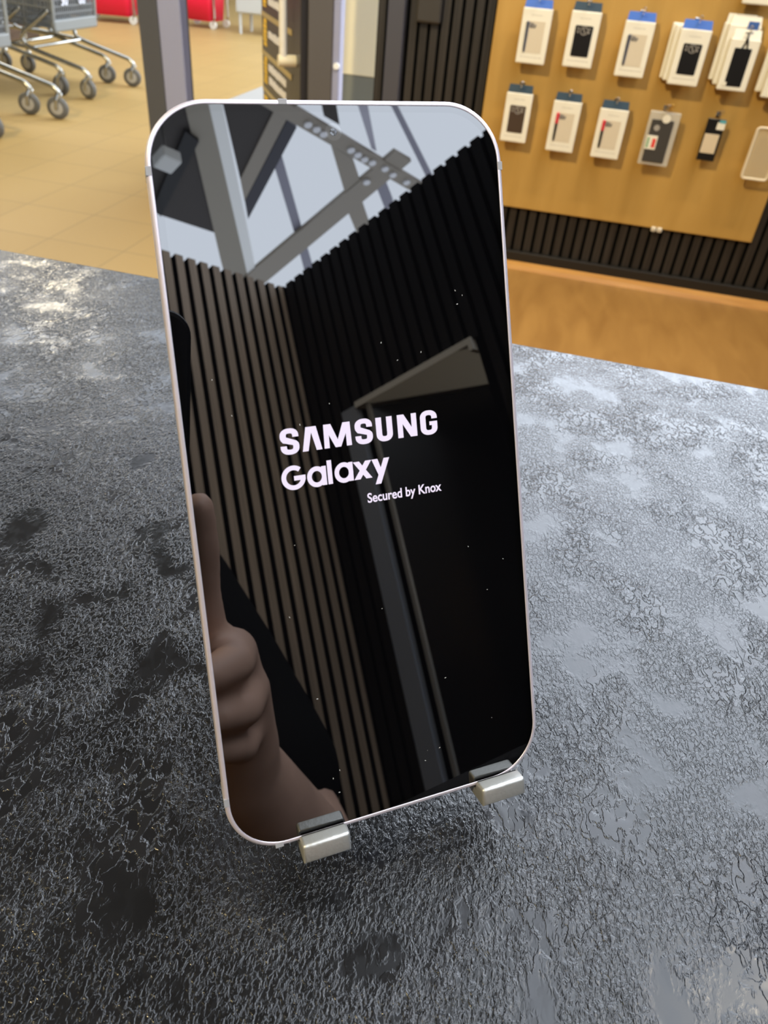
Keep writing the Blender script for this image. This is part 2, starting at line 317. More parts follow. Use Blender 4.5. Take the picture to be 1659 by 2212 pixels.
# ------------------------------------------------------------------ black textured counter
def counter_mat():
    m = bpy.data.materials.new('black_relief_laminate'); m.use_nodes = True; nt = m.node_tree; N = nt.nodes; L = nt.links
    b = N['Principled BSDF']
    tc = N.new('ShaderNodeTexCoord')
    def noise(scale, stretch, detail=2.0, dist=0.0, rough=0.5, rot=0.0):
        mp = N.new('ShaderNodeMapping'); mp.inputs['Scale'].default_value = stretch; mp.inputs['Rotation'].default_value = (0, 0, rot)
        L.new(tc.outputs['Object'], mp.inputs['Vector'])
        n = N.new('ShaderNodeTexNoise'); n.inputs['Scale'].default_value = scale; n.inputs['Detail'].default_value = detail
        n.inputs['Distortion'].default_value = dist; n.inputs['Roughness'].default_value = rough
        L.new(mp.outputs[0], n.inputs['Vector']); return n.outputs['Fac']
    def ramp(src, a, bb, va=0.0, vb=1.0):
        r = N.new('ShaderNodeMapRange'); r.interpolation_type = 'SMOOTHSTEP'
        r.inputs['From Min'].default_value = a; r.inputs['From Max'].default_value = bb
        r.inputs['To Min'].default_value = va; r.inputs['To Max'].default_value = vb
        L.new(src, r.inputs['Value']); return r.outputs['Result']
    def mth(op, x, y):
        q = N.new('ShaderNodeMath'); q.operation = op
        for i, v in enumerate((x, y)):
            if isinstance(v, (int, float)): q.inputs[i].default_value = v
            else: L.new(v, q.inputs[i])
        return q.outputs[0]
    fine = ramp(noise(1050, (1.0, 0.6, 1), 3.0, 0.5, rot=0.25), 0.38, 0.62)        # crumbly millimetre relief
    mid = ramp(noise(400, (1.0, 0.62, 1), 4.0, 0.5, rot=0.25), 0.45, 0.55)          # islands and pits
    patch = ramp(noise(34, (1, 1, 1), 3.0, 0.4), 0.40, 0.62)                         # where the relief is worn smooth
    patch2 = ramp(noise(55, (1, 1, 1), 3.0, 0.3), 0.36, 0.52)
    h = mth('ADD', mth('MULTIPLY', mth('MULTIPLY', fine, patch2), 0.55), mth('MULTIPLY', mth('MULTIPLY', mid, patch), 1.0))
    bp = N.new('ShaderNodeBump'); bp.inputs['Strength'].default_value = 0.85; bp.inputs['Distance'].default_value = 0.00020
    L.new(h, bp.inputs['Height']); L.new(bp.outputs[0], b.inputs['Normal'])
    L.new(mth('ADD', mth('MULTIPLY', mid, -0.05), 0.24), b.inputs['Roughness'])
    mix = N.new('ShaderNodeMixRGB'); mix.inputs[1].default_value = (0.005, 0.005, 0.0055, 1); mix.inputs[2].default_value = (0.012, 0.012, 0.013, 1)
    L.new(mth('MULTIPLY', mid, patch), mix.inputs[0]); L.new(mix.outputs[0], b.inputs['Base Color'])
    b.inputs['Specular IOR Level'].default_value = 0.5; b.inputs['IOR'].default_value = 1.56
    return m
TT = FLOOR - 0.020
ct = empty('counter', (0, 0, 0)); tag(ct, 'black counter with rough slate-like top on which the phone stands', 'counter')
bm = bmesh.new(); bbox(bm, (-0.95, -0.088, TT - 0.038), (1.15, 0.2806, TT), 0.0012, 2)
link('top', bm, counter_mat(), ct)
bm = bmesh.new(); box(bm, (-0.90, -0.06, 0.0), (1.10, 0.22, TT - 0.038)); link('cabinet', bm, mat('black_laminate', (0.012, 0.012, 0.013), 0.5), ct)

# ------------------------------------------------------------------ phone
PW = Vector((0.8376952, 0.54613804, 0)); PU = Vector((-0.25735551, 0.3947454, 0.88201146)); PN = Vector((0.48170001, -0.73885676, 0.47122796))
PM = Matrix((PW, PU, PN)).transposed().to_4x4(); PM.translation = Vector((0, 0, FLOOR))
MM = Matrix.Scale(0.001, 4)
def plink(name, bm, m, parent, smooth=False, mats=None):
    bmesh.ops.transform(bm, matrix=MM, verts=bm.verts); return link(name, bm, m, parent, smooth, mats)
phone = empty('smartphone'); phone.matrix_world = PM
tag(phone, 'upright lavender-framed smartphone with glowing white boot logo on its black screen', 'phone')
GX, GY, GR = 36.8, 156.2, 11.6
lav = mat('lavender_aluminium', (0.84, 0.77, 0.84), 0.34, 0.55)
glass = mat('black_mirror_glass', (0.0015, 0.0015, 0.002), 0.0, 0.0, 0.5, ior=2.12)
glass2 = mat('black_bezel_glass', (0.001, 0.001, 0.0012), 0.0, 0.0, 0.5, ior=2.08)
def ringrect(d, seg=16): return rrect(-GX - d, -d, GX + d, GY + d, GR + d, seg)
bm = bmesh.new(); prev = None
for d, z in ((0.0, -0.25), (0.0, 0.05), (0.10, 0.10), (0.35, 0.11), (0.68, 0.06), (0.92, -0.12), (1.08, -0.7), (1.12, -3.6), (1.05, -6.6), (0.7, -7.1), (0.2, -7.3)):
    ring = [bm.verts.new((x, y, z)) for x, y in ringrect(d)]
    if prev:
        n = len(ring)
        for i in range(n): bm.faces.new((prev[i], prev[(i + 1) % n], ring[(i + 1) % n], ring[i]))
    prev = ring
bm.faces.new(prev[::-1])
plink('frame', bm, lav, phone, True)
INS = 1.35
bm = bmesh.new(); a = [bm.verts.new((x, y, 0)) for x, y in ringrect(0.0)]
inner = rrect(-GX + INS, INS, GX - INS, GY - INS, GR - INS, 16); b_ = [bm.verts.new((x, y, 0)) for x, y in inner]
for i in range(len(a)): bm.faces.new((a[i], a[(i + 1) % len(a)], b_[(i + 1) % len(a)], b_[i]))
plink('bezel', bm, glass2, phone)
bm = bmesh.new(); bm.faces.new([bm.verts.new((x, y, 0)) for x, y in inner]); screen = plink('screen', bm, glass, phone)
# front camera
bm = bmesh.new(); lathe(bm, [(1.75, 0.004), (1.75, 0.012)], 32, 'z', (-0.23, 150.9, 0))
fc = plink('front_camera', bm, mat('camera_ring', (0.004, 0.005, 0.006), 0.02, spec=0.5, ior=2.3), phone); fc['label'] = 'round front camera'
bm = bmesh.new(); lathe(bm, [(0.75, 0.013), (0.70, 0.02), (0.3, 0.03)], 24, 'z', (-0.23, 150.9, 0))
plink('lens', bm, mat('lens_glass', (0.004, 0.005, 0.008), 0.05, ior=1.8), fc)
# antenna bands
band = mat('grey_antenna_band', (0.36, 0.36, 0.38), 0.5)
for (x0, y0, x1, y1) in ((-11.1, 156.25, -9.3, 157.34), (-37.94, 142.9, -36.85, 144.7), (-37.94, 11.7, -36.85, 13.5), (36.85, 142.7, 37.94, 144.5), (-28.2, -1.14, -26.4, -0.05)):
    bm = bmesh.new(); bbox(bm, (x0, y0, -6.5), (x1, y1, 0.13), 0.04, 1); plink('antenna_band', bm, band, phone)
# screen lettering -------------------------------------------------
glow = mat('screen_glow', (0, 0, 0), 0.5, emit=(0.86, 0.77, 0.94), estr=1.08, spec=0.0)
def stroke(bm, pts, a, b=None, z=0.02):
    """2D pen stroke, a = half width of upright strokes, b = half width of level strokes"""
    b = a if b is None else b; n = len(pts); L = []
    for i, p in enumerate(pts):
        q0 = pts[max(i - 1, 0)]; q1 = pts[min(i + 1, n - 1)]
        dx, dy = q1[0] - q0[0], q1[1] - q0[1]; l = math.hypot(dx, dy) or 1
        nx, ny = -dy / l, dx / l; k = 1.0
        if 0 < i < n - 1:
            e = (p[0] - q0[0], p[1] - q0[1]); el = math.hypot(*e) or 1
            k = 1 / max(0.35, abs((e[0] * dx + e[1] * dy) / (el * l)))
        L.append(((p[0] + nx * a * k, p[1] + ny * b * k), (p[0] - nx * a * k, p[1] - ny * b * k)))
    vs = [(bm.verts.new((*l, z)), bm.verts.new((*r, z))) for l, r in L]
    for (l0, r0), (l1, r1) in zip(vs, vs[1:]): bm.faces.new((l0, r0, r1, l1))
def poly(bm, pts, z=0.02): bm.faces.new([bm.verts.new((*p, z)) for p in pts])
def arc(cx, cy, rx, ry, a0, a1, n=18, p=1.0):
    out = []
    for i in range(n + 1):
        t = R_(a0 + (a1 - a0) * i / n); c, s = math.cos(t), math.sin(t)
        out.append((cx + rx * math.copysign(abs(c) ** p, c), cy + ry * math.copysign(abs(s) ** p, s)))
    return out
B0, B1 = 85.8, 90.95; H = B1 - B0; A_, Bq = 0.66, 0.47
def letter_S(bm, x0, x1):
    xc = (x0 + x1) / 2; rx = (x1 - x0) / 2 - A_; mid = (B0 + B1) / 2; t = B1 + 0.15 - Bq; bt = B0 - 0.15 + Bq
    ry = (t - mid) / 2
    top = arc(xc, mid + ry, rx, ry, -8, 215, 22, 0.8); bot = arc(xc, mid - ry, rx, ry, 35, -188, 22, 0.8)
    stroke(bm, top + bot, A_, Bq + 0.06)
def letter_A(bm, x0, x1):
    xc = (x0 + x1) / 2
    poly(bm, [(x0, B0), (x0 + 1.25, B0), (xc + 0.06, B1 - 1.0), (xc + 0.45, B1), (xc - 1.12, B1)])
    poly(bm, [(xc - 1.12 + 1.05, B1), (xc + 1.12, B1), (x1, B0), (x1 - 1.25, B0), (xc - 0.06, B1 - 1.0)])
def letter_M(bm, x0, x1):
    xc = (x0 + x1) / 2
    poly(bm, [(x0, B0), (x0 + 1.15, B0), (x0 + 1.2, B1), (x0 + 0.12, B1)]); poly(bm, [(x1 - 1.15, B0), (x1, B0), (x1 - 0.12, B1), (x1 - 1.2, B1)])
    poly(bm, [(x0 + 0.12, B1), (x0 + 1.72, B1), (xc + 0.62, B0), (xc - 0.62, B0)][::-1]); poly(bm, [(x1 - 0.12, B1), (x1 - 1.72, B1), (xc - 0.62, B0), (xc + 0.62, B0)])
def letter_U(bm, x0, x1):
    xl, xr = x0 + A_, x1 - A_; xc = (x0 + x1) / 2
    stroke(bm, [(xl, B1), (xl, B0 + 1.6)] + arc(xc, B0 + 1.5, xr - xc, 1.5 + 0.12 - Bq, 180, 360, 18, 0.85) + [(xr, B0 + 1.6), (xr, B1)], A_, Bq + 0.1)
def letter_N(bm, x0, x1):
    poly(bm, [(x0, B0), (x0 + 1.22, B0), (x0 + 1.22, B1), (x0, B1)]); poly(bm, [(x1 - 1.22, B0), (x1, B0), (x1, B1), (x1 - 1.22, B1)])
    poly(bm, [(x0, B1), (x0 + 1.55, B1), (x1, B0), (x1 - 1.55, B0)][::-1])
def letter_G(bm, x0, x1):
    xc = (x0 + x1) / 2; rx = (x1 - x0) / 2 - A_
    stroke(bm, [(xc + rx, B1 - 1.75)] + arc(xc, B1 - 1.5, rx, 1.5 + 0.12 - Bq, 0, 180, 18, 0.85) + arc(xc, B0 + 1.5, rx, 1.5 + 0.12 - Bq, 180, 360, 18, 0.85) + [(xc + rx, B0 + 2.6)], A_, Bq + 0.06)
    poly(bm, [(xc + 0.15, B0 + 1.95), (x1, B0 + 1.95), (x1, B0 + 2.8), (xc + 0.15, B0 + 2.8)])
for nm, fn, x0, x1 in (('letter_s', letter_S, -17.85, -13.85), ('letter_a', letter_A, -13.25, -8.98), ('letter_m', letter_M, -8.5, -2.4), ('letter_s', letter_S, -1.5, 2.45),
                       ('letter_u', letter_U, 3.3, 7.08), ('letter_n', letter_N, 8.27, 12.78), ('letter_g', letter_G, 13.65, 17.7)):
    bm = bmesh.new(); fn(bm, x0, x1); plink(nm, bm, glow, screen)
T = 0.50; c0 = 78.0
bm = bmesh.new(); stroke(bm, arc(-15.78, 80.58, 2.09, 2.13, 48, 352, 36), T); stroke(bm, [(-15.7, 80.42), (-13.22, 80.42)], T, 0.5); plink('letter_g', bm, glow, screen)
for x0, x1 in ((-12.9, -8.68), (-6.88, -2.72)):
    bm = bmesh.new(); xc = x0 + 2.1; stroke(bm, arc(xc, 80.05, 1.60, 1.75, 0, 360, 36), T); stroke(bm, [(x1 - T, 82.15), (x1 - T, c0)], T); plink('letter_a', bm, glow, screen)
bm = bmesh.new(); stroke(bm, [(-7.9, c0), (-7.9, 83.2)], T); plink('letter_l', bm, glow, screen)
bm = bmesh.new(); poly(bm, [(-2.62, c0), (-1.2, c0), (1.58, 81.95), (0.16, 81.95)]); poly(bm, [(0.12, c0), (1.52, c0), (-1.24, 81.95), (-2.64, 81.95)]); plink('letter_x', bm, glow, screen)
bm = bmesh.new(); poly(bm, [(2.10, 76.35), (3.40, 76.35), (5.72, 81.95), (4.42, 81.95)]); poly(bm, [(3.05, 78.1), (4.0, 78.6), (2.98, 81.95), (1.62, 81.95)]); plink('letter_y', bm, glow, screen)
fd = bpy.data.curves.new('secured_line', 'FONT'); fd.body = 'Secured by Knox'; fd.size = 2.9; fd.offset = 0.06; fd.resolution_u = 6
fo = bpy.data.objects.new('tmp_text', fd); COL.objects.link(fo); bpy.context.view_layer.update()
me = bpy.data.meshes.new_from_object(fo.evaluated_get(bpy.context.evaluated_depsgraph_get())); bpy.data.objects.remove(fo)
bm = bmesh.new(); bm.from_mesh(me); bpy.data.meshes.remove(me)
xs = [v.co.x for v in bm.verts]; ys = [v.co.y for v in bm.verts]
cap = max(v.co.y for v in bm.verts)
for v in bm.verts:
    v.co.x = -0.05 + (v.co.x - min(xs)) * 17.55 / (max(xs) - min(xs)); v.co.y = 72.55 + v.co.y * (2.12 / cap); v.co.z = 0.02
plink('secured_line', bm, glow, screen)
# dust on the glass
bm = bmesh.new(); rd = random.Random(3)
for i in range(26):
    x, y = rd.uniform(-33, 34), rd.uniform(4, 118); s = rd.uniform(0.07, 0.16); an = rd.uniform(0, 3.1)
    poly(bm, [(x + s * math.cos(an + k * 1.571) * (1.8 if k % 2 else 0.7), y + s * math.sin(an + k * 1.571) * (1.8 if k % 2 else 0.7)) for k in range(4)], 0.03)
du = plink('dust', bm, mat('pale_dust', (0.6, 0.6, 0.58), 0.9), phone); du['kind'] = 'stuff'

# ------------------------------------------------------------------ aluminium phone stand
alu = mat('brushed_aluminium', (0.60, 0.60, 0.57), 0.45, 0.8, bump=0.08, bscale=900)
rub = mat('black_rubber', (0.012, 0.012, 0.012), 0.6)
st = empty('phone_stand'); st.matrix_world = PM
tag(st, 'silver aluminium phone stand gripping the phone with two front hooks', 'phone stand')
bm = bmesh.new(); bbox(bm, (-24, -2.6, -11.2), (34, 92, -8.4), 1.2, 3); plink('back_plate', bm, alu, st)
bm = bmesh.new(); bbox(bm, (-22, 6, -8.4), (32, 88, -7.7), 0.2, 1); plink('rubber_pad', bm, rub, st)
for x0, x1 in ((-22.9, -12.1), (20.3, 31.6)):
    bm = bmesh.new()
    # side profile (n, u): arm under the phone, lip rising in front of the glass
    prof = [(-11.0, -3.9), (4.2, -3.9), (4.2, 0.5), (0.55, 0.5), (0.5, -1.9), (-11.0, -2.1)]
    vs0 = [bm.verts.new((x0, p[1], p[0])) for p in prof]; vs1 = [bm.verts.new((x1, p[1], p[0])) for p in prof]
    bm.faces.new(vs0); bm.faces.new(vs1[::-1]); n = len(prof)
    for i in range(n): bm.faces.new((vs0[i], vs1[i], vs1[(i + 1) % n], vs0[(i + 1) % n]))
    bmesh.ops.recalc_face_normals(bm, faces=bm.faces)
    ed = [e for e in bm.edges if all(v.co.z > 4.0 for v in e.verts) or (all(v.co.z > 0.52 for v in e.verts) and all(v.co.y > 0.4 for v in e.verts))]
    bmesh.ops.bevel(bm, geom=ed, offset=0.75, segments=4, affect='EDGES', profile=0.5)
    hk = plink('hook', bm, alu, st, True); hk.data.set_sharp_from_angle(angle=R_(35))
    bm = bmesh.new(); bbox(bm, (x0 + 0.8, -2.1, -7.2), (x1 - 0.8, -1.15, 0.3), 0.1, 1); plink('rubber_liner', bm, rub, hk)
    bm = bmesh.new(); bbox(bm, (x0 + 0.5, -1.6, 0.28), (x1 - 0.5, 0.25, 0.52), 0.08, 1); plink('lip_shade', bm, rub, hk)  # black pad added to darken the lip's shaded inner face
# base and strut lie behind the phone; built upright in world space around the hinge
bq = Vector((-PW.y, PW.x, 0))     # horizontal, away from the viewer
def to_local(v): return PM.inverted() @ v
def wbox(bm, c, ex, ey, ez, lx, ly, lz):
    vs = []
    for k in (-1, 1):
        for j in (-1, 1):
            for i in (-1, 1): vs.append(bm.verts.new(to_local(c + ex * i * lx + ey * j * ly + ez * k * lz)))
    for f in ((0, 2, 3, 1), (4, 5, 7, 6), (0, 1, 5, 4), (2, 6, 7, 3), (0, 4, 6, 2), (1, 3, 7, 5)): bm.faces.new([vs[i] for i in f])
Z = Vector((0, 0, 1)); mid = PW * 0.004
bm = bmesh.new(); wbox(bm, Vector((0, 0, TT + 0.0019)) + mid + bq * 0.074, PW, bq, Z, 0.026, 0.036, 0.0016); link('base_plate', bm, alu, st)
top = PM @ Vector((0.004, 0.052, -0.0112)); bot = Vector((0, 0, TT + 0.0055)) + mid + bq * 0.106
ax = (top - bot).normalized()
bm = bmesh.new(); wbox(bm, (top + bot) / 2, PW, ax.cross(PW).normalized(), ax, 0.017, 0.0014, (top - bot).length / 2); link('strut', bm, alu, st)
bm = bmesh.new(); tube(bm, [to_local(bot - PW * 0.024), to_local(bot + PW * 0.024)], 0.0032, 14); link('hinge', bm, alu, st)

# ------------------------------------------------------------------ accessory board and what hangs on it
FY = 2.745
bd = empty('display_board', (0.235, FY, 0)); tag(bd, 'tan wooden display board hung with phone cases on the slat wall', 'display board')
bm = bmesh.new(); bbox(bm, (-0.536, 0.0, 0.243), (0.536, 0.018, 1.70), 0.002, 1)
link('panel', bm, wood_mat('tan_board', (0.40, 0.235, 0.062), (0.47, 0.285, 0.082), (5, 1, 0.6), 2.2, 0.42), bd)
white = mat('white_card', (0.76, 0.73, 0.64), 0.5)
beige = mat('beige_print', (0.60, 0.53, 0.42), 0.5)
blue = mat('blue_header', (0.035, 0.12, 0.48), 0.35)
teal = mat('dark_teal_header', (0.012, 0.035, 0.06), 0.35)
black = mat('black_case_print', (0.008, 0.008, 0.009), 0.35)
choc = mat('brown_case_print', (0.055, 0.035, 0.024), 0.45)
ink = mat('grey_ink', (0.16, 0.15, 0.15), 0.5)
slate = mat('slate_blue_pen', (0.05, 0.06, 0.10), 0.35)
red = mat('red_pen_cap', (0.60, 0.03, 0.05), 0.35)
greyr = mat('pale_grey_print', (0.33, 0.31, 0.29), 0.5)
clear = mat('clear_plastic', (0.62, 0.60, 0.54), 0.18, alpha=0.55)
chrome = mat('chrome', (0.78, 0.78, 0.78), 0.14, 1.0)
def hook_at(x, z, length, label, m=chrome, group=None, tipz=0.012):
    o = empty('peg_hook', (x, FY, z)); tag(o, label, 'hook')
    bm = bmesh.new(); tube(bm, smoothpath([(0, 0.002, 0), (0, -0.02, 0.001), (0, -length + 0.012, 0.0), (0, -length, tipz)], 5), 0.0018, 8); link('wire', bm, m, o)
    bm = bmesh.new(); bbox(bm, (-0.008, -0.004, -0.010), (0.008, 0.001, 0.010), 0.001, 1); link('mount', bm, m, o)
    bm = bmesh.new()
    tube(bm, [(0.0055 * math.cos(a * math.pi / 8), -length - 0.001, tipz + 0.0035 + 0.0055 * math.sin(a * math.pi / 8)) for a in range(17)], 0.0014, 6, caps=False); link('end_ring', bm, m, o)
    return o
def front(bm, x0, x1, z0, z1, y, t=0.0006):
    box(bm, (x0, y - t, z0), (x1, y, z1))
def case_box(x, z, wd, ht, kind, head, label, dist=0.05, tilt=0.0, back=0):
    """hanging carton; (x, z) = lower left corner on the face, face at FY - dist"""
    o = empty('phone_case_box', (x + wd / 2, FY - dist, z)); o.rotation_euler = (R_(tilt), 0, R_(0.0)); tag(o, label, 'phone case box', 'hanging phone case boxes')
    h = wd / 2; D = 0.017
    bm = bmesh.new(); bbox(bm, (-h, 0, 0), (h, D, ht), 0.004, 2); link('carton', bm, white, o)
    if back == 2: return o
    bm = bmesh.new()
    pts = [(-h + 0.003, ht - 0.001), (h - 0.003, ht - 0.001), (h - 0.006, ht + 0.026), (-h + 0.006, ht + 0.026)]
    hd = {'blue': blue, 'teal': teal, 'white': white}[head]
    vs0 = [bm.verts.new((p[0], 0.010 if p[1] > ht else 0.002, p[1])) for p in pts]; vs1 = [bm.verts.new((p[0], 0.0115 if p[1] > ht else 0.0035, p[1])) for p in pts]
    bm.faces.new(vs0); bm.faces.new(vs1[::-1])
    for i in range(4): bm.faces.new((vs0[i], vs1[i], vs1[(i + 1) % 4], vs0[(i + 1) % 4]))
    bmesh.ops.recalc_face_normals(bm, faces=bm.faces); link('hang_tab', bm, hd, o)
    if back:
        return o
    if kind in ('case', 'brown', 'ring'):
        bm = bmesh.new(); r0 = rrect(-h + wd * 0.21, ht * 0.20, h - wd * 0.19, ht * 0.75, 0.004, 4); prism(bm, r0, 0, 0.0012)
        bmesh.ops.transform(bm, matrix=Matrix(((1, 0, 0, 0), (0, 0, -1, 0.0003), (0, 1, 0, 0), (0, 0, 0, 1))), verts=bm.verts)
        bmesh.ops.recalc_face_normals(bm, faces=bm.faces)
        cs = link('case_picture', bm, choc if kind == 'brown' else black, o)
        bm = bmesh.new(); cz = ht * 0.66
        tube(bm, [(0.012 * math.cos(a * math.pi / 10) + 0.002, -0.0012, cz + 0.012 * math.sin(a * math.pi / 10)) for a in range(21)], 0.0012, 5, caps=False)
        for k, (dx, dz_) in enumerate(((-0.018, 0.006), (-0.018, -0.004), (0.0, 0.004), (0.004, -0.004), (0.019, 0.006), (0.018, -0.004))):
            front(bm, dx - 0.0022, dx + 0.0022, cz + dz_ - 0.003, cz + dz_ + 0.003, -0.0009)
        link('camera_print', bm, greyr, cs)
    else:
        bm = bmesh.new(); front(bm, -h + wd * 0.22, h - wd * 0.18, ht * 0.20, ht * 0.77, 0.0); cs = link('case_picture', bm, beige, o)
        bm = bmesh.new(); x0 = -h + wd * 0.20
        tube(bm, [(x0 + 0.003, -0.001, ht * 0.20), (x0 + 0.003, -0.001, ht * 0.24), (x0 + 0.003, -0.001, ht * 0.55), (x0 + 0.003, -0.001, ht * 0.74), (x0 + 0.003, -0.001, ht * 0.76)], [0.0015, 0.0042, 0.005, 0.005, 0.003], 8)
        pen = link('pen_picture', bm, slate if kind == 'pen' else black, o)
        if kind == 'redpen':
            bm = bmesh.new(); tube(bm, [(x0 + 0.003, -0.0012, ht * 0.56), (x0 + 0.003, -0.0012, ht * 0.75), (x0 + 0.003, -0.0012, ht * 0.77)], [0.0056, 0.0056, 0.003], 8); link('pen_cap', bm, red, pen)
        bm = bmesh.new()
        for dx, dz_, a, b in ((0.012, 0.70, 0.0025, 0.008), (0.020, 0.70, 0.004, 0.006), (0.029, 0.69, 0.003, 0.004), (0.017, 0.66, 0.003, 0.003), (0.026, 0.66, 0.003, 0.003)):
            front(bm, x0 + dx - a, x0 + dx + a, ht * dz_ - b, ht * dz_ + b, -0.0006)
        link('camera_print', bm, ink, cs)
    bm = bmesh.new(); rr = random.Random(int(x * 1000) + int(z * 999)); xx = -h + 0.014
    while xx < h - 0.016:
        l = rr.uniform(0.003, 0.009); front(bm, xx, xx + l, ht * 0.115, ht * 0.13, 0.0, 0.0003); xx += l + 0.002
    link('bottom_print', bm, mat('pale_grey_ink', (0.50, 0.47, 0.42), 0.5), o); bm = bmesh.new()
    xx = -0.018
    while xx < 0.018:
        l = rr.uniform(0.003, 0.006); front(bm, xx, xx + l, ht * 0.865, ht * 0.88, 0.0, 0.0003); xx += l + 0.002
    link('top_print', bm, mat('pale_grey_ink', (0.50, 0.47, 0.42), 0.5), o)
    return o
case_box(-0.206, 0.763, 0.100, 0.172, 'pen', 'blue', 'white case box with blue header and slate pen, leftmost in the upper row')
case_box(-0.044, 0.768, 0.099, 0.172, 'ring', 'teal', 'white case box with dark teal header and black case, second in the upper row')
case_box(0.135, 0.757, 0.097, 0.170, 'pen', 'blue', 'white case box with blue header and slate pen, third in the upper row')
case_box(0.287, 0.764, 0.097, 0.168, 'ring', 'blue', 'rearmost white box in the stack behind the black case box', dist=0.027, back=2)
case_box(0.297, 0.760, 0.097, 0.168, 'ring', 'blue', 'middle white box in the stack behind the black case box', dist=0.046, back=2)
case_box(0.312, 0.752, 0.098, 0.169, 'ring', 'blue', 'white case box with blue header and black case, front of a stack of three', dist=0.064)
# stack with the black lanyard case
case_box(0.445, 0.775, 0.098, 0.172, 'pen', 'white', 'rearmost white box behind the black lanyard case', dist=0.025, back=1)
case_box(0.458, 0.765, 0.098, 0.180, 'pen', 'white', 'middle white box behind the black lanyard case, blue sticker at its corner', dist=0.046, back=1)
b = case_box(0.472, 0.753, 0.092, 0.155, 'none_', 'white', 'front white box with large black case picture and black hook loop', dist=0.066, back=1)
bm = bmesh.new(); r0 = rrect(-0.027, 0.014, 0.026, 0.128, 0.003, 4) ; prism(bm, r0, 0, 0.0012)
bmesh.ops.transform(bm, matrix=Matrix(((1, 0, 0, 0), (0, 0, -1, 0.0003), (0, 1, 0, 0), (0, 0, 0, 1))), verts=bm.verts); bmesh.ops.recalc_face_normals(bm, faces=bm.faces)
link('case_picture', bm, black, b)
bm = bmesh.new(); tube(bm, smoothpath([(-0.006, -0.001, 0.127), (0.0, -0.0015, 0.145), (0.002, -0.002, 0.158), (0.006, -0.0015, 0.145), (0.010, -0.001, 0.127)], 5), 0.0028, 6); tube(bm, [(-0.010, -0.001, 0.172), (0.012, -0.001, 0.174)], 0.002, 6); tube(bm, [(0.002, -0.001, 0.158), (0.001, -0.001, 0.173)], 0.002, 6)
link('lanyard_loop', bm, black, b)
bm = bmesh.new(); front(bm, -0.030, -0.020, 0.014, 0.026, -0.0013); link('corner_mark', bm, white, b)
bm = bmesh.new(); bbox(bm, (0.512, FY - 0.050, 0.932), (0.545, FY - 0.0485, 0.957), 0.0005, 1)
so = link('price_sticker', bm, mat('blue_sticker', (0.05, 0.12, 0.36), 0.4)); tag(so, 'small blue sticker on the box behind the black lanyard case', 'sticker')
case_box(0.615, 0.745, 0.10, 0.172, 'pen', 'white', 'white box cut by the right edge of the picture, upper row', dist=0.066, back=1)
case_box(0.598, 0.757, 0.10, 0.172, 'pen', 'white', 'translucent grey box behind the one cut by the right picture edge', dist=0.040, back=1)
case_box(0.472, 1.003, 0.098, 0.172, 'pen', 'blue', 'white box of the row above, only its lower rim at the top edge')
# lower row
case_box(-0.217, 0.497, 0.095, 0.170, 'brown', 'teal', 'white case box with brown case picture, leftmost in the lower row')
case_box(-0.046, 0.485, 0.099, 0.174, 'redpen', 'teal', 'white case box with red capped pen, second in the lower row')
case_box(0.118, 0.483, 0.099, 0.169, 'redpen', 'teal', 'white case box with red capped pen, third in the lower row')
# blister pack
bp_ = empty('blister_pack', (0.339, FY - 0.055, 0.482)); tag(bp_, 'clear blister pack with dark case and red white sticker in the lower row', 'blister pack')
bm = bmesh.new(); bbox(bm, (-0.052, 0, 0), (0.052, 0.012, 0.182), 0.004, 2); link('blister', bm, clear, bp_)
bm = bmesh.new(); bbox(bm, (-0.040, -0.003, 0.012), (0.034, 0.0, 0.155), 0.001, 1); link('case', bm, mat('charcoal_case', (0.045, 0.042, 0.04), 0.5), bp_)
bm = bmesh.new(); bbox(bm, (-0.043, -0.0045, 0.055), (-0.006, -0.003, 0.102), 0.0005, 1); sk = link('sticker', bm, white, bp_)
bm = bmesh.new(); bbox(bm, (-0.022, -0.0052, 0.062), (-0.010, -0.0045, 0.092), 0.0003, 1); link('red_mark', bm, mat('red_mark', (0.7, 0.06, 0.05), 0.5), sk)
bm = bmesh.new(); bbox(bm, (-0.040, -0.0052, 0.060), (-0.032, -0.0045, 0.095), 0.0003, 1); link('green_mark', bm, mat('green_mark', (0.25, 0.42, 0.25), 0.5), sk)
bm = bmesh.new(); lathe(bm, [(0.014, -0.0045), (0.014, -0.003)], 20, 'y', (0.006, 0, 0.160)); link('hang_hole', bm, white, bp_)
bm = bmesh.new(); lathe(bm, [(0.010, -0.0045), (0.010, -0.003)], 16, 'y', (-0.018, 0, 0.128)); link('camera_hole', bm, greyr, bp_)
# small black card
sc_ = empty('accessory_card', (0.511, FY - 0.045, 0.520)); tag(sc_, 'small black accessory card with beige window in the lower row', 'accessory card')
bm = bmesh.new(); bbox(bm, (-0.030, 0, 0), (0.030, 0.006, 0.140), 0.002, 1); link('card', bm, black, sc_)
bm = bmesh.new(); bbox(bm, (-0.026, -0.0015, 0.026), (0.022, 0.0, 0.090), 0.0004, 1); link('window', bm, mat('beige_window', (0.62, 0.52, 0.38), 0.5), sc_)
bm = bmesh.new(); bbox(bm, (0.004, -0.0015, 0.106), (0.030, 0.0, 0.130), 0.0004, 1); lb = link('label', bm, white, sc_)
bm = bmesh.new(); bbox(bm, (0.010, -0.0022, 0.128), (0.030, -0.0008, 0.137), 0.0003, 1); link('cyan_strip', bm, mat('cyan_strip', (0.08, 0.36, 0.45), 0.5), lb)
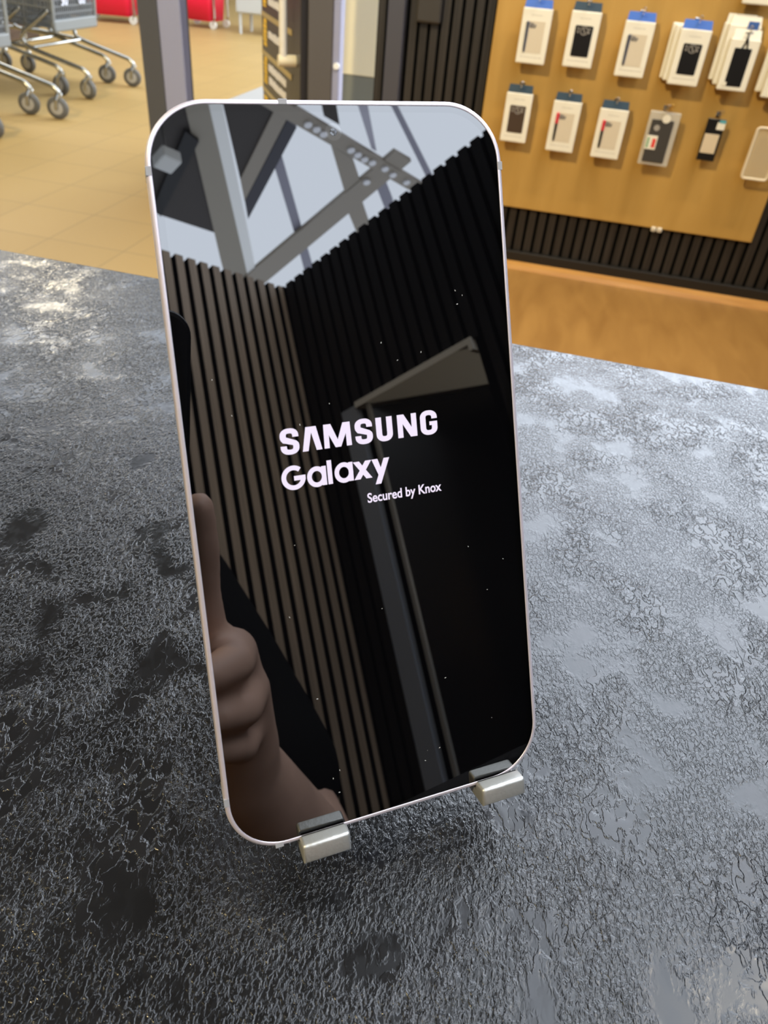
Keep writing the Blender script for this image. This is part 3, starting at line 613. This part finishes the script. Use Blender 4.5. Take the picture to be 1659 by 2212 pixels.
# clear case
cc = empty('clear_phone_case', (0.688, FY - 0.045, 0.483)); tag(cc, 'clear phone case hanging at the right edge of the lower row', 'phone case')
bm = bmesh.new(); prism(bm, rrect(-0.040, 0, 0.040, 0.165, 0.010, 6), 0, 0.003)
bmesh.ops.transform(bm, matrix=Matrix(((1, 0, 0, 0), (0, 0, -1, 0), (0, 1, 0, 0), (0, 0, 0, 1))), verts=bm.verts); bmesh.ops.recalc_face_normals(bm, faces=bm.faces)
link('shell', bm, mat('clear_beige_plastic', (0.66, 0.56, 0.38), 0.25, alpha=0.45), cc)
bm = bmesh.new(); o_ = rrect(-0.042, -0.002, 0.042, 0.167, 0.011, 6)
tube(bm, [(x, -0.003, z) for x, z in o_ + o_[:1]], 0.0045, 6, caps=False); link('rim', bm, mat('milky_plastic', (0.72, 0.64, 0.50), 0.3), cc)
# hooks that carry them
for x, z, l, t in ((-0.156, 0.956, 0.066, 'chrome hook carrying the leftmost box of the upper row'), (0.006, 0.958, 0.066, 'chrome hook carrying the dark headed box of the upper row'), (0.184, 0.946, 0.066, 'chrome hook carrying the third box of the upper row'),
                   (0.361, 0.940, 0.080, 'chrome hook carrying the stack of three boxes'), (0.520, 0.925, 0.075, 'chrome hook carrying the black lanyard case'), (0.665, 0.938, 0.085, 'chrome hook at the right edge of the upper row'),
                   (-0.169, 0.686, 0.066, 'chrome hook carrying the brown case box'), (0.004, 0.677, 0.066, 'chrome hook carrying the left red pen box'), (0.168, 0.671, 0.066, 'chrome hook carrying the right red pen box'),
                   (0.339, 0.668, 0.072, 'chrome hook carrying the clear blister pack'), (0.516, 0.668, 0.055, 'chrome hook carrying the small black card'), (0.700, 0.668, 0.052, 'chrome hook carrying the clear phone case')):
    hook_at(x, z, l, t)
hook_at(0.350, 0.672, 0.076, 'brass coloured hook beside the chrome hook of the blister pack', mat('brass', (0.9, 0.62, 0.2), 0.25, 1.0))
for i, (x, lb_) in enumerate(((0.415, 'left white plastic clip under the lower board edge'), (0.437, 'right white plastic clip under the lower board edge'))):
    o = empty('board_clip', (x, FY - 0.004, 0.238)); tag(o, lb_, 'clip', 'clips under the board')
    bm = bmesh.new(); bbox(bm, (-0.009, -0.006, -0.006), (0.009, 0.008, 0.012), 0.004, 2); link('clip_body', bm, mat('white_clip', (0.7, 0.66, 0.58), 0.4), o)
    bm = bmesh.new(); cyl(bm, (0, -0.005, 0.003), (0, -0.0075, 0.003), 0.003, 10); link('screw', bm, chrome, o)

# ------------------------------------------------------------------ shop front: post, door leaf, jamb
grey_al = mat('anthracite_aluminium', (0.068, 0.07, 0.08), 0.45)
lav_al = mat('lavender_grey_aluminium', (0.27, 0.285, 0.41), 0.4)
ps = empty('door_post', (-1.76, 3.0, 0)); ps.rotation_euler = (0, 0, R_(-8)); tag(ps, 'tall anthracite aluminium post left of the phone, its skylit side coloured lavender grey', 'post')
bm = bmesh.new(); bbox(bm, (-0.105, 0.0, 0), (0.0, 0.22, 2.6), 0.003, 1); link('dark_profile', bm, grey_al, ps)
bm = bmesh.new(); bbox(bm, (0.0, 0.002, 0), (0.115, 0.05, 2.6), 0.003, 1); link('lit_profile', bm, lav_al, ps)  # paler colour stands for skylight on this side of the post
# jamb at the end of the slat wall
jb = empty('door_jamb', (-0.93, 2.764, 0)); tag(jb, 'dark grey door jamb with lavender edge beside the open shop door', 'door jamb')
bm = bmesh.new(); bbox(bm, (-0.07, 0, 0), (0.028, 0.06, 2.4), 0.003, 1); link('dark_profile', bm, mat('taupe_aluminium', (0.085, 0.078, 0.078), 0.45), jb)
bm = bmesh.new(); bbox(bm, (0.028, 0.004, 0), (0.056, 0.06, 2.4), 0.003, 1); link('pale_edge', bm, lav_al, jb)
bm = bmesh.new(); lathe(bm, [(0.012, -0.004), (0.012, 0.004), (0.006, 0.006)], 14, 'y', (0.047, -0.002, 0.672)); link('button', bm, mat('white_button', (0.75, 0.78, 0.8), 0.3), jb)
bm = bmesh.new(); bbox(bm, (-0.690, 2.742, 0), (-0.628, 2.766, 2.4), 0.003, 1)
tag(link('trim_4', bm, mat('dark_lavender_aluminium', (0.06, 0.06, 0.075), 0.4)), 'smooth lavender grey strip at the end of the slat wall', 'trim', kind='structure')
bm = bmesh.new(); bbox(bm, (-0.585, 2.738, 0.85), (-0.495, 2.765, 0.985), 0.008, 2)
kb = link('key_box', bm, mat('dark_plastic_box', (0.035, 0.031, 0.028), 0.5)); tag(kb, 'dark box fixed on the slats left of the display board', 'box')
# door leaf, standing open into the mall: hinged at the jamb
dl = empty('door_leaf', (-1.015, 2.78, 0)); dl.rotation_euler = (0, 0, math.atan2(0.85, -0.53)); tag(dl, 'open shop door with black price panel, gold lines and white pull bar', 'door')
bm = bmesh.new(); bbox(bm, (0, -0.02, 0.02), (0.90, 0.02, 2.2), 0.003, 1); link('leaf', bm, mat('charcoal_door', (0.03, 0.028, 0.03), 0.35), dl)
gold = mat('gold_line', (0.45, 0.34, 0.14), 0.4); yel = mat('yellow_vinyl', (0.90, 0.55, 0.03), 0.5); wvin = mat('white_vinyl', (0.85, 0.81, 0.76), 0.5)
SIDE = 0.021
for k in range(12):
    z = 0.08 + k * 0.165; bm = bmesh.new(); box(bm, (0.16, SIDE, z), (0.90, SIDE + 0.001, z + 0.022)); link('gold_line', bm, gold, dl)
rr = random.Random(11)
for k in range(11):
    bm = bmesh.new(); z = 0.125 + k * 0.165; zz = z
    while zz < z + 0.105:
        hgt = rr.uniform(0.008, 0.02); box(bm, (0.76, SIDE, zz), (0.86 - rr.uniform(0, 0.03), SIDE + 0.001, zz + hgt)); zz += hgt + 0.004
    link('yellow_sign', bm, yel, dl)
for k in range(11):
    for q in ((0.085,) if k % 2 else (0.055, 0.11)):
        bm = bmesh.new(); z = 0.10 + k * 0.165 + q; x = 0.72 - rr.uniform(0, 0.02)
        while x > 0.30:
            l = rr.uniform(0.012, 0.03); box(bm, (x - l, SIDE, z - rr.uniform(0.012, 0.018)), (x, SIDE + 0.001, z + rr.uniform(0.012, 0.02))); x -= l + 0.006
        link('price_row', bm, wvin, dl)
bm = bmesh.new(); cyl(bm, (0.09, 0.07, 0.66), (0.09, 0.07, 1.7), 0.016, 16); hb = link('pull_bar', bm, mat('white_steel', (0.70, 0.66, 0.58), 0.3), dl)
bm = bmesh.new(); cyl(bm, (0.09, 0.02, 0.66), (0.09, 0.09, 0.66), 0.022, 14); link('standoff', bm, mat('cream_steel', (0.75, 0.66, 0.45), 0.35), hb)
# cream wall unit with grey plinth behind the jamb
cu = empty('wall_unit', (-1.30, 4.5, 0)); tag(cu, 'cream wall panel on grey green plinth seen through the shop door', 'wall panel')
bm = bmesh.new(); bbox(bm, (-0.13, 0, 0.372), (0.145, 0.3, 2.2), 0.004, 1); link('panel', bm, mat('cream_panel', (0.85, 0.78, 0.58), 0.6), cu)
bm = bmesh.new(); bbox(bm, (-0.13, 0.004, 0), (0.145, 0.3, 0.372), 0.003, 1); link('plinth', bm, mat('grey_green_plinth', (0.20, 0.21, 0.19), 0.5), cu)
bm = bmesh.new(); box(bm, (-2.45, 4.2, 0.0), (-1.1, 5.75, 0.004)); tag(link('trim_5', bm, mat('grey_mat', (0.30, 0.29, 0.27), 0.8)), 'grey floor mat outside the shop door', 'mat', kind='structure')

# ------------------------------------------------------------------ shopping trolleys in the mall
cplast = mat('grey_plastic', (0.17, 0.18, 0.185), 0.5); tyre = mat('grey_rubber', (0.10, 0.095, 0.085), 0.6); hubm = mat('pale_grey_hub', (0.34, 0.32, 0.28), 0.5)
steelc = mat('trolley_chrome', (0.42, 0.42, 0.39), 0.24, 1.0)
def castor(parent, x, y, turn=0.0):
    c = empty('castor', (x, y, 0), turn); c.parent = parent
    bm = bmesh.new(); lathe(bm, [(0.036, -0.018), (0.060, -0.017), (0.066, -0.008), (0.066, 0.008), (0.060, 0.017), (0.036, 0.018)], 20, 'y', (-0.02, 0, 0.066)); link('wheel', bm, tyre, c, True)
    bm = bmesh.new(); lathe(bm, [(0.008, -0.022), (0.038, -0.020), (0.038, 0.020), (0.008, 0.022)], 16, 'y', (-0.02, 0, 0.066)); link('hub', bm, hubm, c)
    bm = bmesh.new()
    for s in (-1, 1): tube(bm, [(-0.02, s * 0.026, 0.060), (-0.012, s * 0.026, 0.115), (0.0, s * 0.010, 0.145)], [0.011, 0.013, 0.016], 8)
    cyl(bm, (0, 0, 0.125), (0, 0, 0.165), 0.013, 12); link('fork', bm, steelc, c)
def grid(bm, P00, P10, P01, P11, nu, nv, t):
    """bars of a plastic lattice panel spanned by four corners"""
    P00, P10, P01, P11 = map(Vector, (P00, P10, P01, P11))
    f = lambda u, v: (P00 * (1 - u) + P10 * u) * (1 - v) + (P01 * (1 - u) + P11 * u) * v
    for i in range(nu + 1): tube(bm, [f(i / nu, 0), f(i / nu, 1)], t, 4)
    for j in range(nv + 1): tube(bm, [f(0, j / nv), f(1, j / nv)], t * 1.05, 4)
def make_cart(label, digits=None):
    r = empty('shopping_trolley'); tag(r, label, 'shopping trolley', 'grey trolleys parked in the mall')
    fw, rw, z0, z1, xf, xr = 0.235, 0.275, 0.39, 0.95, -0.25, -1.02
    bm = bmesh.new()
    grid(bm, (xf, -fw, z0 + 0.07), (xf, fw, z0 + 0.07), (xf + 0.05, -fw, z1), (xf + 0.05, fw, z1), 22, 12, 0.0052)
    for s in (-1, 1): grid(bm, (xf, s * fw, z0 + 0.06), (xr, s * rw, z0 + 0.10), (xf + 0.05, s * fw, z1), (xr, s * rw, z1), 30, 12, 0.0048)
    grid(bm, (xf, -fw, z0 + 0.02), (xf, fw, z0 + 0.02), (xr, -rw, z0 + 0.10), (xr, rw, z0 + 0.10), 14, 24, 0.005)
    bask = link('basket', bm, cplast, r)
    bm = bmesh.new(); bbox(bm, (xf - 0.02, -fw - 0.012, z0), (xf + 0.02, fw + 0.012, z0 + 0.075), 0.012, 2); link('bumper', bm, mat('pale_grey_plastic', (0.20, 0.21, 0.205), 0.5), bask)
    for s in (-1, 1):
        bm = bmesh.new(); tube(bm, [(xf + 0.005, s * (fw + 0.006), z0 + 0.05), (xf + 0.055, s * (fw + 0.006), z1)], 0.012, 8); link('corner_post', bm, mat('pale_grey_plastic', (0, 0, 0)), bask)
    bm = bmesh.new(); tube(bm, [(xr - 0.06, -rw, 1.02), (xr - 0.06, rw, 1.02)], 0.016, 10); link('handle', bm, mat('dark_handle', (0.03, 0.03, 0.03), 0.4), r)
    for s in (-1, 1):
        y = s * 0.29
        bm = bmesh.new(); tube(bm, smoothpath([(0.005, y, 0.150), (-0.03, y, 0.185), (-0.10, y, 0.205), (-0.42, y * 1.0, 0.285), (-0.465, y, 0.325), (-0.455, y, 0.375), (-0.33, y * 0.92, 0.47), (-0.27, y * 0.84, 0.52)], 6), 0.0150, 10)
        link('front_rail', bm, steelc, r, True)
        bm = bmesh.new(); tube(bm, smoothpath([(-0.42, y, 0.285), (-0.75, y * 1.02, 0.31), (-1.0, y * 1.05, 0.33), (xr - 0.05, y * 1.05, 0.6), (xr - 0.06, rw * s, 1.0)], 6), 0.0125, 10)
        link('rear_rail', bm, steelc, r, True)
        castor(r, 0.0, y, R_(12 * s)); castor(r, -0.92, y * 1.05, R_(-6))
        bm = bmesh.new(); cyl(bm, (-0.92, y * 1.05, 0.16), (-0.92, y * 1.05, 0.325), 0.012, 10); link('rear_stem', bm, steelc, r)
    bm = bmesh.new(); cyl(bm, (-0.42, -0.29, 0.285), (-0.42, 0.29, 0.285), 0.010, 8); link('cross_bar', bm, steelc, r)
    if digits:
        for yy, tx in ((-0.115, '30'), (0.085, '00')):
            cu_ = bpy.data.curves.new('d', 'FONT'); cu_.body = tx; cu_.size = 0.075; cu_.offset = 0.001; cu_.extrude = 0.001
            fo_ = bpy.data.objects.new('d', cu_); COL.objects.link(fo_); bpy.context.view_layer.update()
            me_ = bpy.data.meshes.new_from_object(fo_.evaluated_get(bpy.context.evaluated_depsgraph_get())); bpy.data.objects.remove(fo_)
            bm = bmesh.new(); bm.from_mesh(me_)
            bmesh.ops.transform(bm, matrix=Matrix(((0, 0, 1, xf + 0.03), (1, 0, 0, yy - 0.045), (0, 1, 0, z0 + 0.16), (0, 0, 0, 1))), verts=bm.verts)
            link('number', bm, mat('pale_blue_digits', (0.75, 0.78, 0.90), 0.4), bask)
        bm = bmesh.new(); box(bm, (xf - 0.022, -fw + 0.02, z0 + 0.09), (xf - 0.016, fw - 0.02, z0 + 0.50)); link('number_plate', bm, mat('dark_plate', (0.02, 0.021, 0.023), 0.6), bask)
    return r
c = make_cart('grey plastic trolley at the left edge, the nearest front one'); c.location = (-3.04, 3.68, 0)
c2 = copy_tree(c); c2.location = (-3.25, 3.69, 0); c2['label'] = 'grey trolley nested right behind the nearest one at the left edge'
c = make_cart('grey trolley with pale number plate on its basket front', True); c.location = (-3.23, 4.86, 0)
c2 = make_cart('grey trolley nested behind the one with the number plate'); c2.location = (-3.45, 4.87, 0)
redm = mat('red_plastic', (0.75, 0.012, 0.05), 0.35)
def make_red(label, loc, rz, wd):
    r = empty('red_basket_trolley', loc, rz); tag(r, label, 'basket trolley', 'red basket trolleys')
    bm = bmesh.new()
    sec = [(0.08, 0.86), (0.30, 0.93), (0.62, 1.0), (0.66, 1.04), (0.66, 0.98), (0.30, 0.90), (0.10, 0.82)]
    rings = []
    for z, k in sec: rings.append([bm.verts.new((x, y, z)) for x, y in rrect(-wd / 2 * k, -0.19 * k, wd / 2 * k, 0.19 * k, 0.06, 5)])
    bm.faces.new(rings[0][::-1]); bm.faces.new(rings[-1])
    for a, b in zip(rings, rings[1:]):
        for i in range(len(a)): bm.faces.new((a[i], a[(i + 1) % len(a)], b[(i + 1) % len(b)], b[i]))
    bmesh.ops.recalc_face_normals(bm, faces=bm.faces); link('tub', bm, redm, r, True)
    wh = mat('white_wheel', (0.62, 0.60, 0.55), 0.4)
    for s in (-1, 1):
        for t in (-1, 1):
            bm = bmesh.new(); lathe(bm, [(0.02, -0.014), (0.045, -0.013), (0.045, 0.013), (0.02, 0.014)], 16, 'y', (s * (wd / 2 - 0.01), t * 0.15, 0.045)); link('wheel', bm, wh, r)
            bm = bmesh.new(); tube(bm, [(s * (wd / 2 - 0.01), t * 0.155, 0.05), (s * (wd / 2 + 0.015), t * 0.155, 0.12), (s * (wd / 2 + 0.01), t * 0.15, 0.60)], 0.012, 8); link('leg', bm, steelc, r)
    bm = bmesh.new(); tube(bm, smoothpath([(-wd / 2, -0.16, 0.66), (-wd / 2 - 0.05, -0.16, 0.95), (-wd / 2 - 0.05, 0.16, 0.95), (-wd / 2, 0.16, 0.66)], 5), 0.012, 8); link('handle', bm, steelc, r)
    return r
make_red('red basket trolley between the grey trolleys and the post', (-5.52, 8.55, 0), R_(10), 0.60)
make_red('red basket trolley right of the aluminium post', (-4.55, 9.0, 0), R_(-6), 0.44)
wf = empty('white_rack', (-3.72, 8.9, 0)); tag(wf, 'pale grey low rack beside the right red trolley', 'rack')
bm = bmesh.new(); bbox(bm, (-0.28, -0.2, 0.22), (0.30, 0.2, 0.9), 0.02, 2); link('body', bm, mat('pale_blue_grey', (0.46, 0.47, 0.46), 0.5), wf)
for sx, sy in ((-0.24, -0.16), (0.26, -0.16), (-0.24, 0.16), (0.26, 0.16)):
    bm = bmesh.new(); cyl(bm, (sx, sy, 0), (sx, sy, 0.23), 0.018, 10); link('leg', bm, mat('pale_blue_grey', (0, 0, 0)), wf)
bn = empty('brown_bench', (-5.7, 6.6, 0)); tag(bn, 'dark brown wooden box bench behind the grey trolleys', 'bench')
bm = bmesh.new(); bbox(bm, (-0.5, -0.25, 0.0), (0.4, 0.25, 0.72), 0.01, 2); link('body', bm, wood_mat('dark_bench_wood', (0.05, 0.03, 0.018), (0.10, 0.062, 0.038), (1, 1, 9), 3, 0.5), bn)
bm = bmesh.new(); bbox(bm, (-0.52, -0.27, 0.72), (0.42, 0.27, 0.75), 0.005, 1); link('seat', bm, mat('bench_top', (0.09, 0.06, 0.04), 0.5), bn)

# ------------------------------------------------------------------ photographer with phone (seen only mirrored in the screen)
def cw(x, y, z): return CAM + (right * x + down * y + fwd * z) * 0.001      # millimetres right / below / ahead of the taking lens
ph = empty('camera_phone'); PMx = Matrix((right, -down, -fwd)).transposed().to_4x4(); PMx.translation = cw(-20.5, 67, -5.5); ph.matrix_world = PMx
tag(ph, 'black phone held up by the photographer, its edge mirrored at the left of the screen', 'phone')
bm = bmesh.new(); prev = None
for d, z in ((-2.0, 0.0), (-0.6, -0.3), (0.0, -1.5), (0.0, -6.5), (-0.6, -7.6), (-2.0, -8.0)):
    ring = [bm.verts.new((x, y, z)) for x, y in rrect(-37.5 - d, -78 - d, 37.5 + d, 79 + d, 11 + d, 8)]
    if prev:
        for i in range(len(ring)): bm.faces.new((prev[i], prev[(i + 1) % len(ring)], ring[(i + 1) % len(ring)], ring[i]))
    else: bm.faces.new(ring)
    prev = ring
bm.faces.new(prev[::-1]); bmesh.ops.recalc_face_normals(bm, faces=bm.faces)
plink('case', bm, mat('black_phone_case', (0.008, 0.008, 0.009), 0.4), ph)
bm = bmesh.new(); prism(bm, rrect(9, 35, 33, 72, 8, 6), -0.4, 1.2); plink('camera_bump', bm, mat('black_glass', (0.004, 0.004, 0.005), 0.1), ph)

skin = mat('skin', (0.62, 0.39, 0.29), 0.5, vary=0.12, vscale=25)
shirtm = mat('black_cotton', (0.005, 0.0047, 0.0045), 0.9, spec=0.08, bump=0.2, bscale=300)
def skinned(name, verts, edges, m, parent, voxel=0.006, smooth=4):
    """tapered limbs between joints, fused into one continuous surface"""
    bm = bmesh.new()
    rad = lambda v: v[1] if isinstance(v[1], tuple) else (v[1], v[1])
    for p, _ in verts: pass
    for v in verts:
        r = rad(v); b2 = bmesh.ops.create_uvsphere(bm, u_segments=16, v_segments=10, radius=1.0)
        bmesh.ops.transform(bm, matrix=Matrix.Translation(Vector(v[0])) @ Matrix.Diagonal((r[0], r[1], min(r), 1)), verts=b2['verts'])
    for a, b in edges:
        pa_, pb_ = Vector(verts[a][0]), Vector(verts[b][0]); ra, rb = rad(verts[a]), rad(verts[b]); rings = []
        d = (pb_ - pa_).normalized(); sx = Vector((1, 0, 0)); sx = (sx - d * sx.dot(d))
        sx = sx.normalized() if sx.length > 0.2 else d.orthogonal().normalized(); sy = d.cross(sx)
        for k in range(5):
            t = k / 4; p = pa_.lerp(pb_, t); rx = ra[0] * (1 - t) + rb[0] * t; ry = ra[1] * (1 - t) + rb[1] * t
            rings.append([bm.verts.new(p + sx * rx * math.cos(q * math.pi / 10) + sy * ry * math.sin(q * math.pi / 10)) for q in range(20)])
        for u_, w_ in zip(rings, rings[1:]):
            for q in range(20): bm.faces.new((u_[q], u_[(q + 1) % 20], w_[(q + 1) % 20], w_[q]))
        bm.faces.new(rings[0][::-1]); bm.faces.new(rings[-1])
    bmesh.ops.recalc_face_normals(bm, faces=bm.faces)
    o = link('tmp', bm)
    rm = o.modifiers.new('fuse', 'REMESH'); rm.mode = 'VOXEL'; rm.voxel_size = voxel; rm.use_smooth_shade = True
    if smooth: sm_ = o.modifiers.new('smooth', 'SMOOTH'); sm_.factor = 0.5; sm_.iterations = smooth
    bpy.context.view_layer.update()
    me2 = bpy.data.meshes.new_from_object(o.evaluated_get(bpy.context.evaluated_depsgraph_get())); bpy.data.objects.remove(o)
    me2.name = name; me2.materials.clear(); me2.materials.append(m)
    for p in me2.polygons: p.use_smooth = True
    r = bpy.data.objects.new(name, me2); COL.objects.link(r)
    if parent: r.parent = parent
    return r
def F(x, y, z): return Vector((x, y, z)) * 0.001 + Vector((0, 0, FLOOR))    # millimetres from the foot of the phone
V, ED = [], []
def add(p, r, to=None):
    V.append((tuple(p), r)); i = len(V) - 1
    if to is not None: ED.append((to, i))
    return i
pel = add(F(120, -960, -40), (0.15, 0.11))
sp1 = add(F(140, -900, 90), (0.145, 0.105), pel); sp2 = add(F(185, -790, 200), (0.16, 0.11), sp1); chest = add(F(215, -700, 255), (0.15, 0.10), sp2)
nk = add(F(225, -640, 330), 0.058, chest); hd0 = add(F(225, -600, 390), 0.072, nk); hd1 = add(F(222, -570, 450), 0.090, hd0); hd2 = add(F(222, -575, 520), 0.082, hd1); hd3 = add(F(222, -590, 560), 0.045, hd2)
rs = add(F(350, -640, 160), 0.062, chest); rua = add(F(322, -480, -5), 0.046, rs); rel = add(F(296, -385, -118), 0.041, rua)
rfa = add(F(222, -316, -80), 0.040, rel); wr = add(cw(64, 243, -46), 0.025, rfa)
pa = add(cw(61, 222, -40), 0.023, wr)
i1 = add(cw(38, 154, -30), 0.0125, pa); i2 = add(cw(33, 122, -24), 0.0095, i1); i3 = add(cw(31, 98, -19), 0.0085, i2); i4 = add(cw(28, 77, -16), 0.0072, i3)
m1 = add(cw(49, 157, -22), 0.0128, pa); m2 = add(cw(42, 151, -4), 0.0098, m1); m3 = add(cw(28, 151, 0), 0.0088, m2); m4 = add(cw(8, 153, 0), 0.0075, m3)
r1 = add(cw(57, 179, -22), 0.0125, pa); r2 = add(cw(47, 176, -4), 0.0095, r1); r3 = add(cw(33, 172, 1), 0.0085, r2); r4 = add(cw(15, 168, 0), 0.0072, r3)
q1 = add(cw(59, 201, -26), 0.0115, pa); q2 = add(cw(49, 200, -9), 0.0085, q1); q3 = add(cw(42, 195, -4), 0.0076, q2); q4 = add(cw(28, 190, -3), 0.0065, q3)
t1 = add(cw(42, 198, -52), 0.0135, pa); t2 = add(cw(30, 170, -50), 0.0110, t1); t3 = add(cw(8, 145, -34), 0.0095, t2); t4 = add(cw(-6, 132, -24), 0.008, t3)
ls = add(F(30, -760, 165), 0.062, chest); lua = add(F(-20, -720, -30), 0.046, ls); lel = add(F(-40, -690, -170), 0.041, lua); lfa = add(F(-15, -600, -240), 0.038, lel); lwr = add(F(20, -500, -290), 0.025, lfa); lh = add(F(28, -470, -305), 0.026, lwr)
for k, (dx, dy, dz_) in enumerate(((-24, 50, -20), (-10, 60, -24), (6, 60, -22), (20, 50, -16))):
    a = add(F(28 + dx * 0.7, -470 + dy * 0.6, -305 + dz_ * 0.5), 0.0105, lh); b2 = add(F(28 + dx, -470 + dy * 1.2, -305 + dz_ * 1.6), 0.009, a); add(F(28 + dx, -470 + dy * 1.4, -305 + dz_ * 2.8), 0.008, b2)
a = add(F(56, -470, -295), 0.011, lh); add(F(72, -440, -300), 0.009, a)
for s in (-1, 1):
    hp = add(F(120 + s * 95, -960, -130), 0.085, pel); kn = add(F(120 + s * 115, -900, -480), 0.055, hp); an = add(F(120 + s * 120, -960, -850), 0.040, kn); ft = add(F(120 + s * 125, -860, -900), 0.032, an)
person = skinned('person', V, ED, skin, None, 0.003, 3)
tag(person, 'person in black t-shirt and dark trousers bending forward and holding up a black phone', 'person')
# face: nose, eyes, mouth, ears as children
def blob(name, c, sx, sy, sz, m, parent):
    bm = bmesh.new(); bmesh.ops.create_uvsphere(bm, u_segments=16, v_segments=10, radius=1.0)
    bmesh.ops.transform(bm, matrix=Matrix.Translation(c) @ Matrix.Diagonal((sx, sy, sz, 1)), verts=bm.verts); return link(name, bm, m, parent, True)
hc = F(222, -572, 470); fy = 0.086
blob('nose', hc + Vector((0, fy + 0.006, -0.012)), 0.011, 0.014, 0.020, skin, person)
for s in (-1, 1):
    blob('eye', hc + Vector((s * 0.032, fy - 0.010, 0.012)), 0.013, 0.009, 0.008, mat('eye_white', (0.7, 0.68, 0.65), 0.2), person)
    blob('pupil', hc + Vector((s * 0.032, fy - 0.0035, 0.012)), 0.0055, 0.004, 0.0055, mat('dark_pupil', (0.02, 0.012, 0.008), 0.2), person)
    blob('eyebrow', hc + Vector((s * 0.032, fy - 0.008, 0.030)), 0.018, 0.007, 0.004, mat('dark_hair', (0.02, 0.014, 0.01)), person)
    blob('ear', hc + Vector((s * 0.088, 0.0, -0.005)), 0.010, 0.020, 0.030, skin, person)
blob('mouth', hc + Vector((0, fy - 0.012, -0.052)), 0.024, 0.010, 0.007, mat('lips', (0.35, 0.12, 0.10), 0.4), person)
blob('hair', hc + Vector((0, -0.030, 0.068)), 0.102, 0.100, 0.082, mat('dark_hair', (0.02, 0.014, 0.01), 0.6), person)
# t-shirt with short sleeves, trousers, shoes
VS = []; ES = []
def addS(p, r, to=None):
    VS.append((tuple(p), r)); i = len(VS) - 1
    if to is not None: ES.append((to, i))
    return i
a0 = addS(F(120, -965, -70), (0.185, 0.145)); a1 = addS(F(140, -900, 90), (0.18, 0.14), a0); a2 = addS(F(185, -790, 200), (0.19, 0.14), a1); a3 = addS(F(215, -700, 262), (0.165, 0.115), a2)
b1 = addS(F(350, -640, 165), 0.080, a3); b2 = addS(F(336, -540, 66), 0.067, b1); b3 = addS(F(322, -468, -18), 0.062, b2); addS(F(311, -445, -42), 0.063, b3)
b1 = addS(F(28, -760, 172), 0.085, a3); b2 = addS(F(0, -745, 60), 0.070, b1); addS(F(-16, -725, -20), 0.064, b2)
skinned('t_shirt', VS, ES, shirtm, person, 0.008, 6)
VT = [(tuple(F(120, -960, -60)), (0.18, 0.14))]; ET = []
for s in (-1, 1):
    i = len(VT); VT += [(tuple(F(120 + s * 95, -960, -140)), 0.105), (tuple(F(120 + s * 115, -900, -480)), 0.078), (tuple(F(120 + s * 120, -960, -840)), 0.066)]; ET += [(0, i), (i, i + 1), (i + 1, i + 2)]
skinned('trousers', VT, ET, mat('dark_denim', (0.015, 0.018, 0.03), 0.8), person, 0.010, 6)
for s in (-1, 1):
    bm = bmesh.new(); bbox(bm, (0.12 + s * 0.125 - 0.05, -1.03, 0.0), (0.12 + s * 0.125 + 0.05, -0.77, 0.085), 0.03, 4); link('shoe', bm, mat('black_shoe', (0.012, 0.012, 0.012), 0.5), person, True)
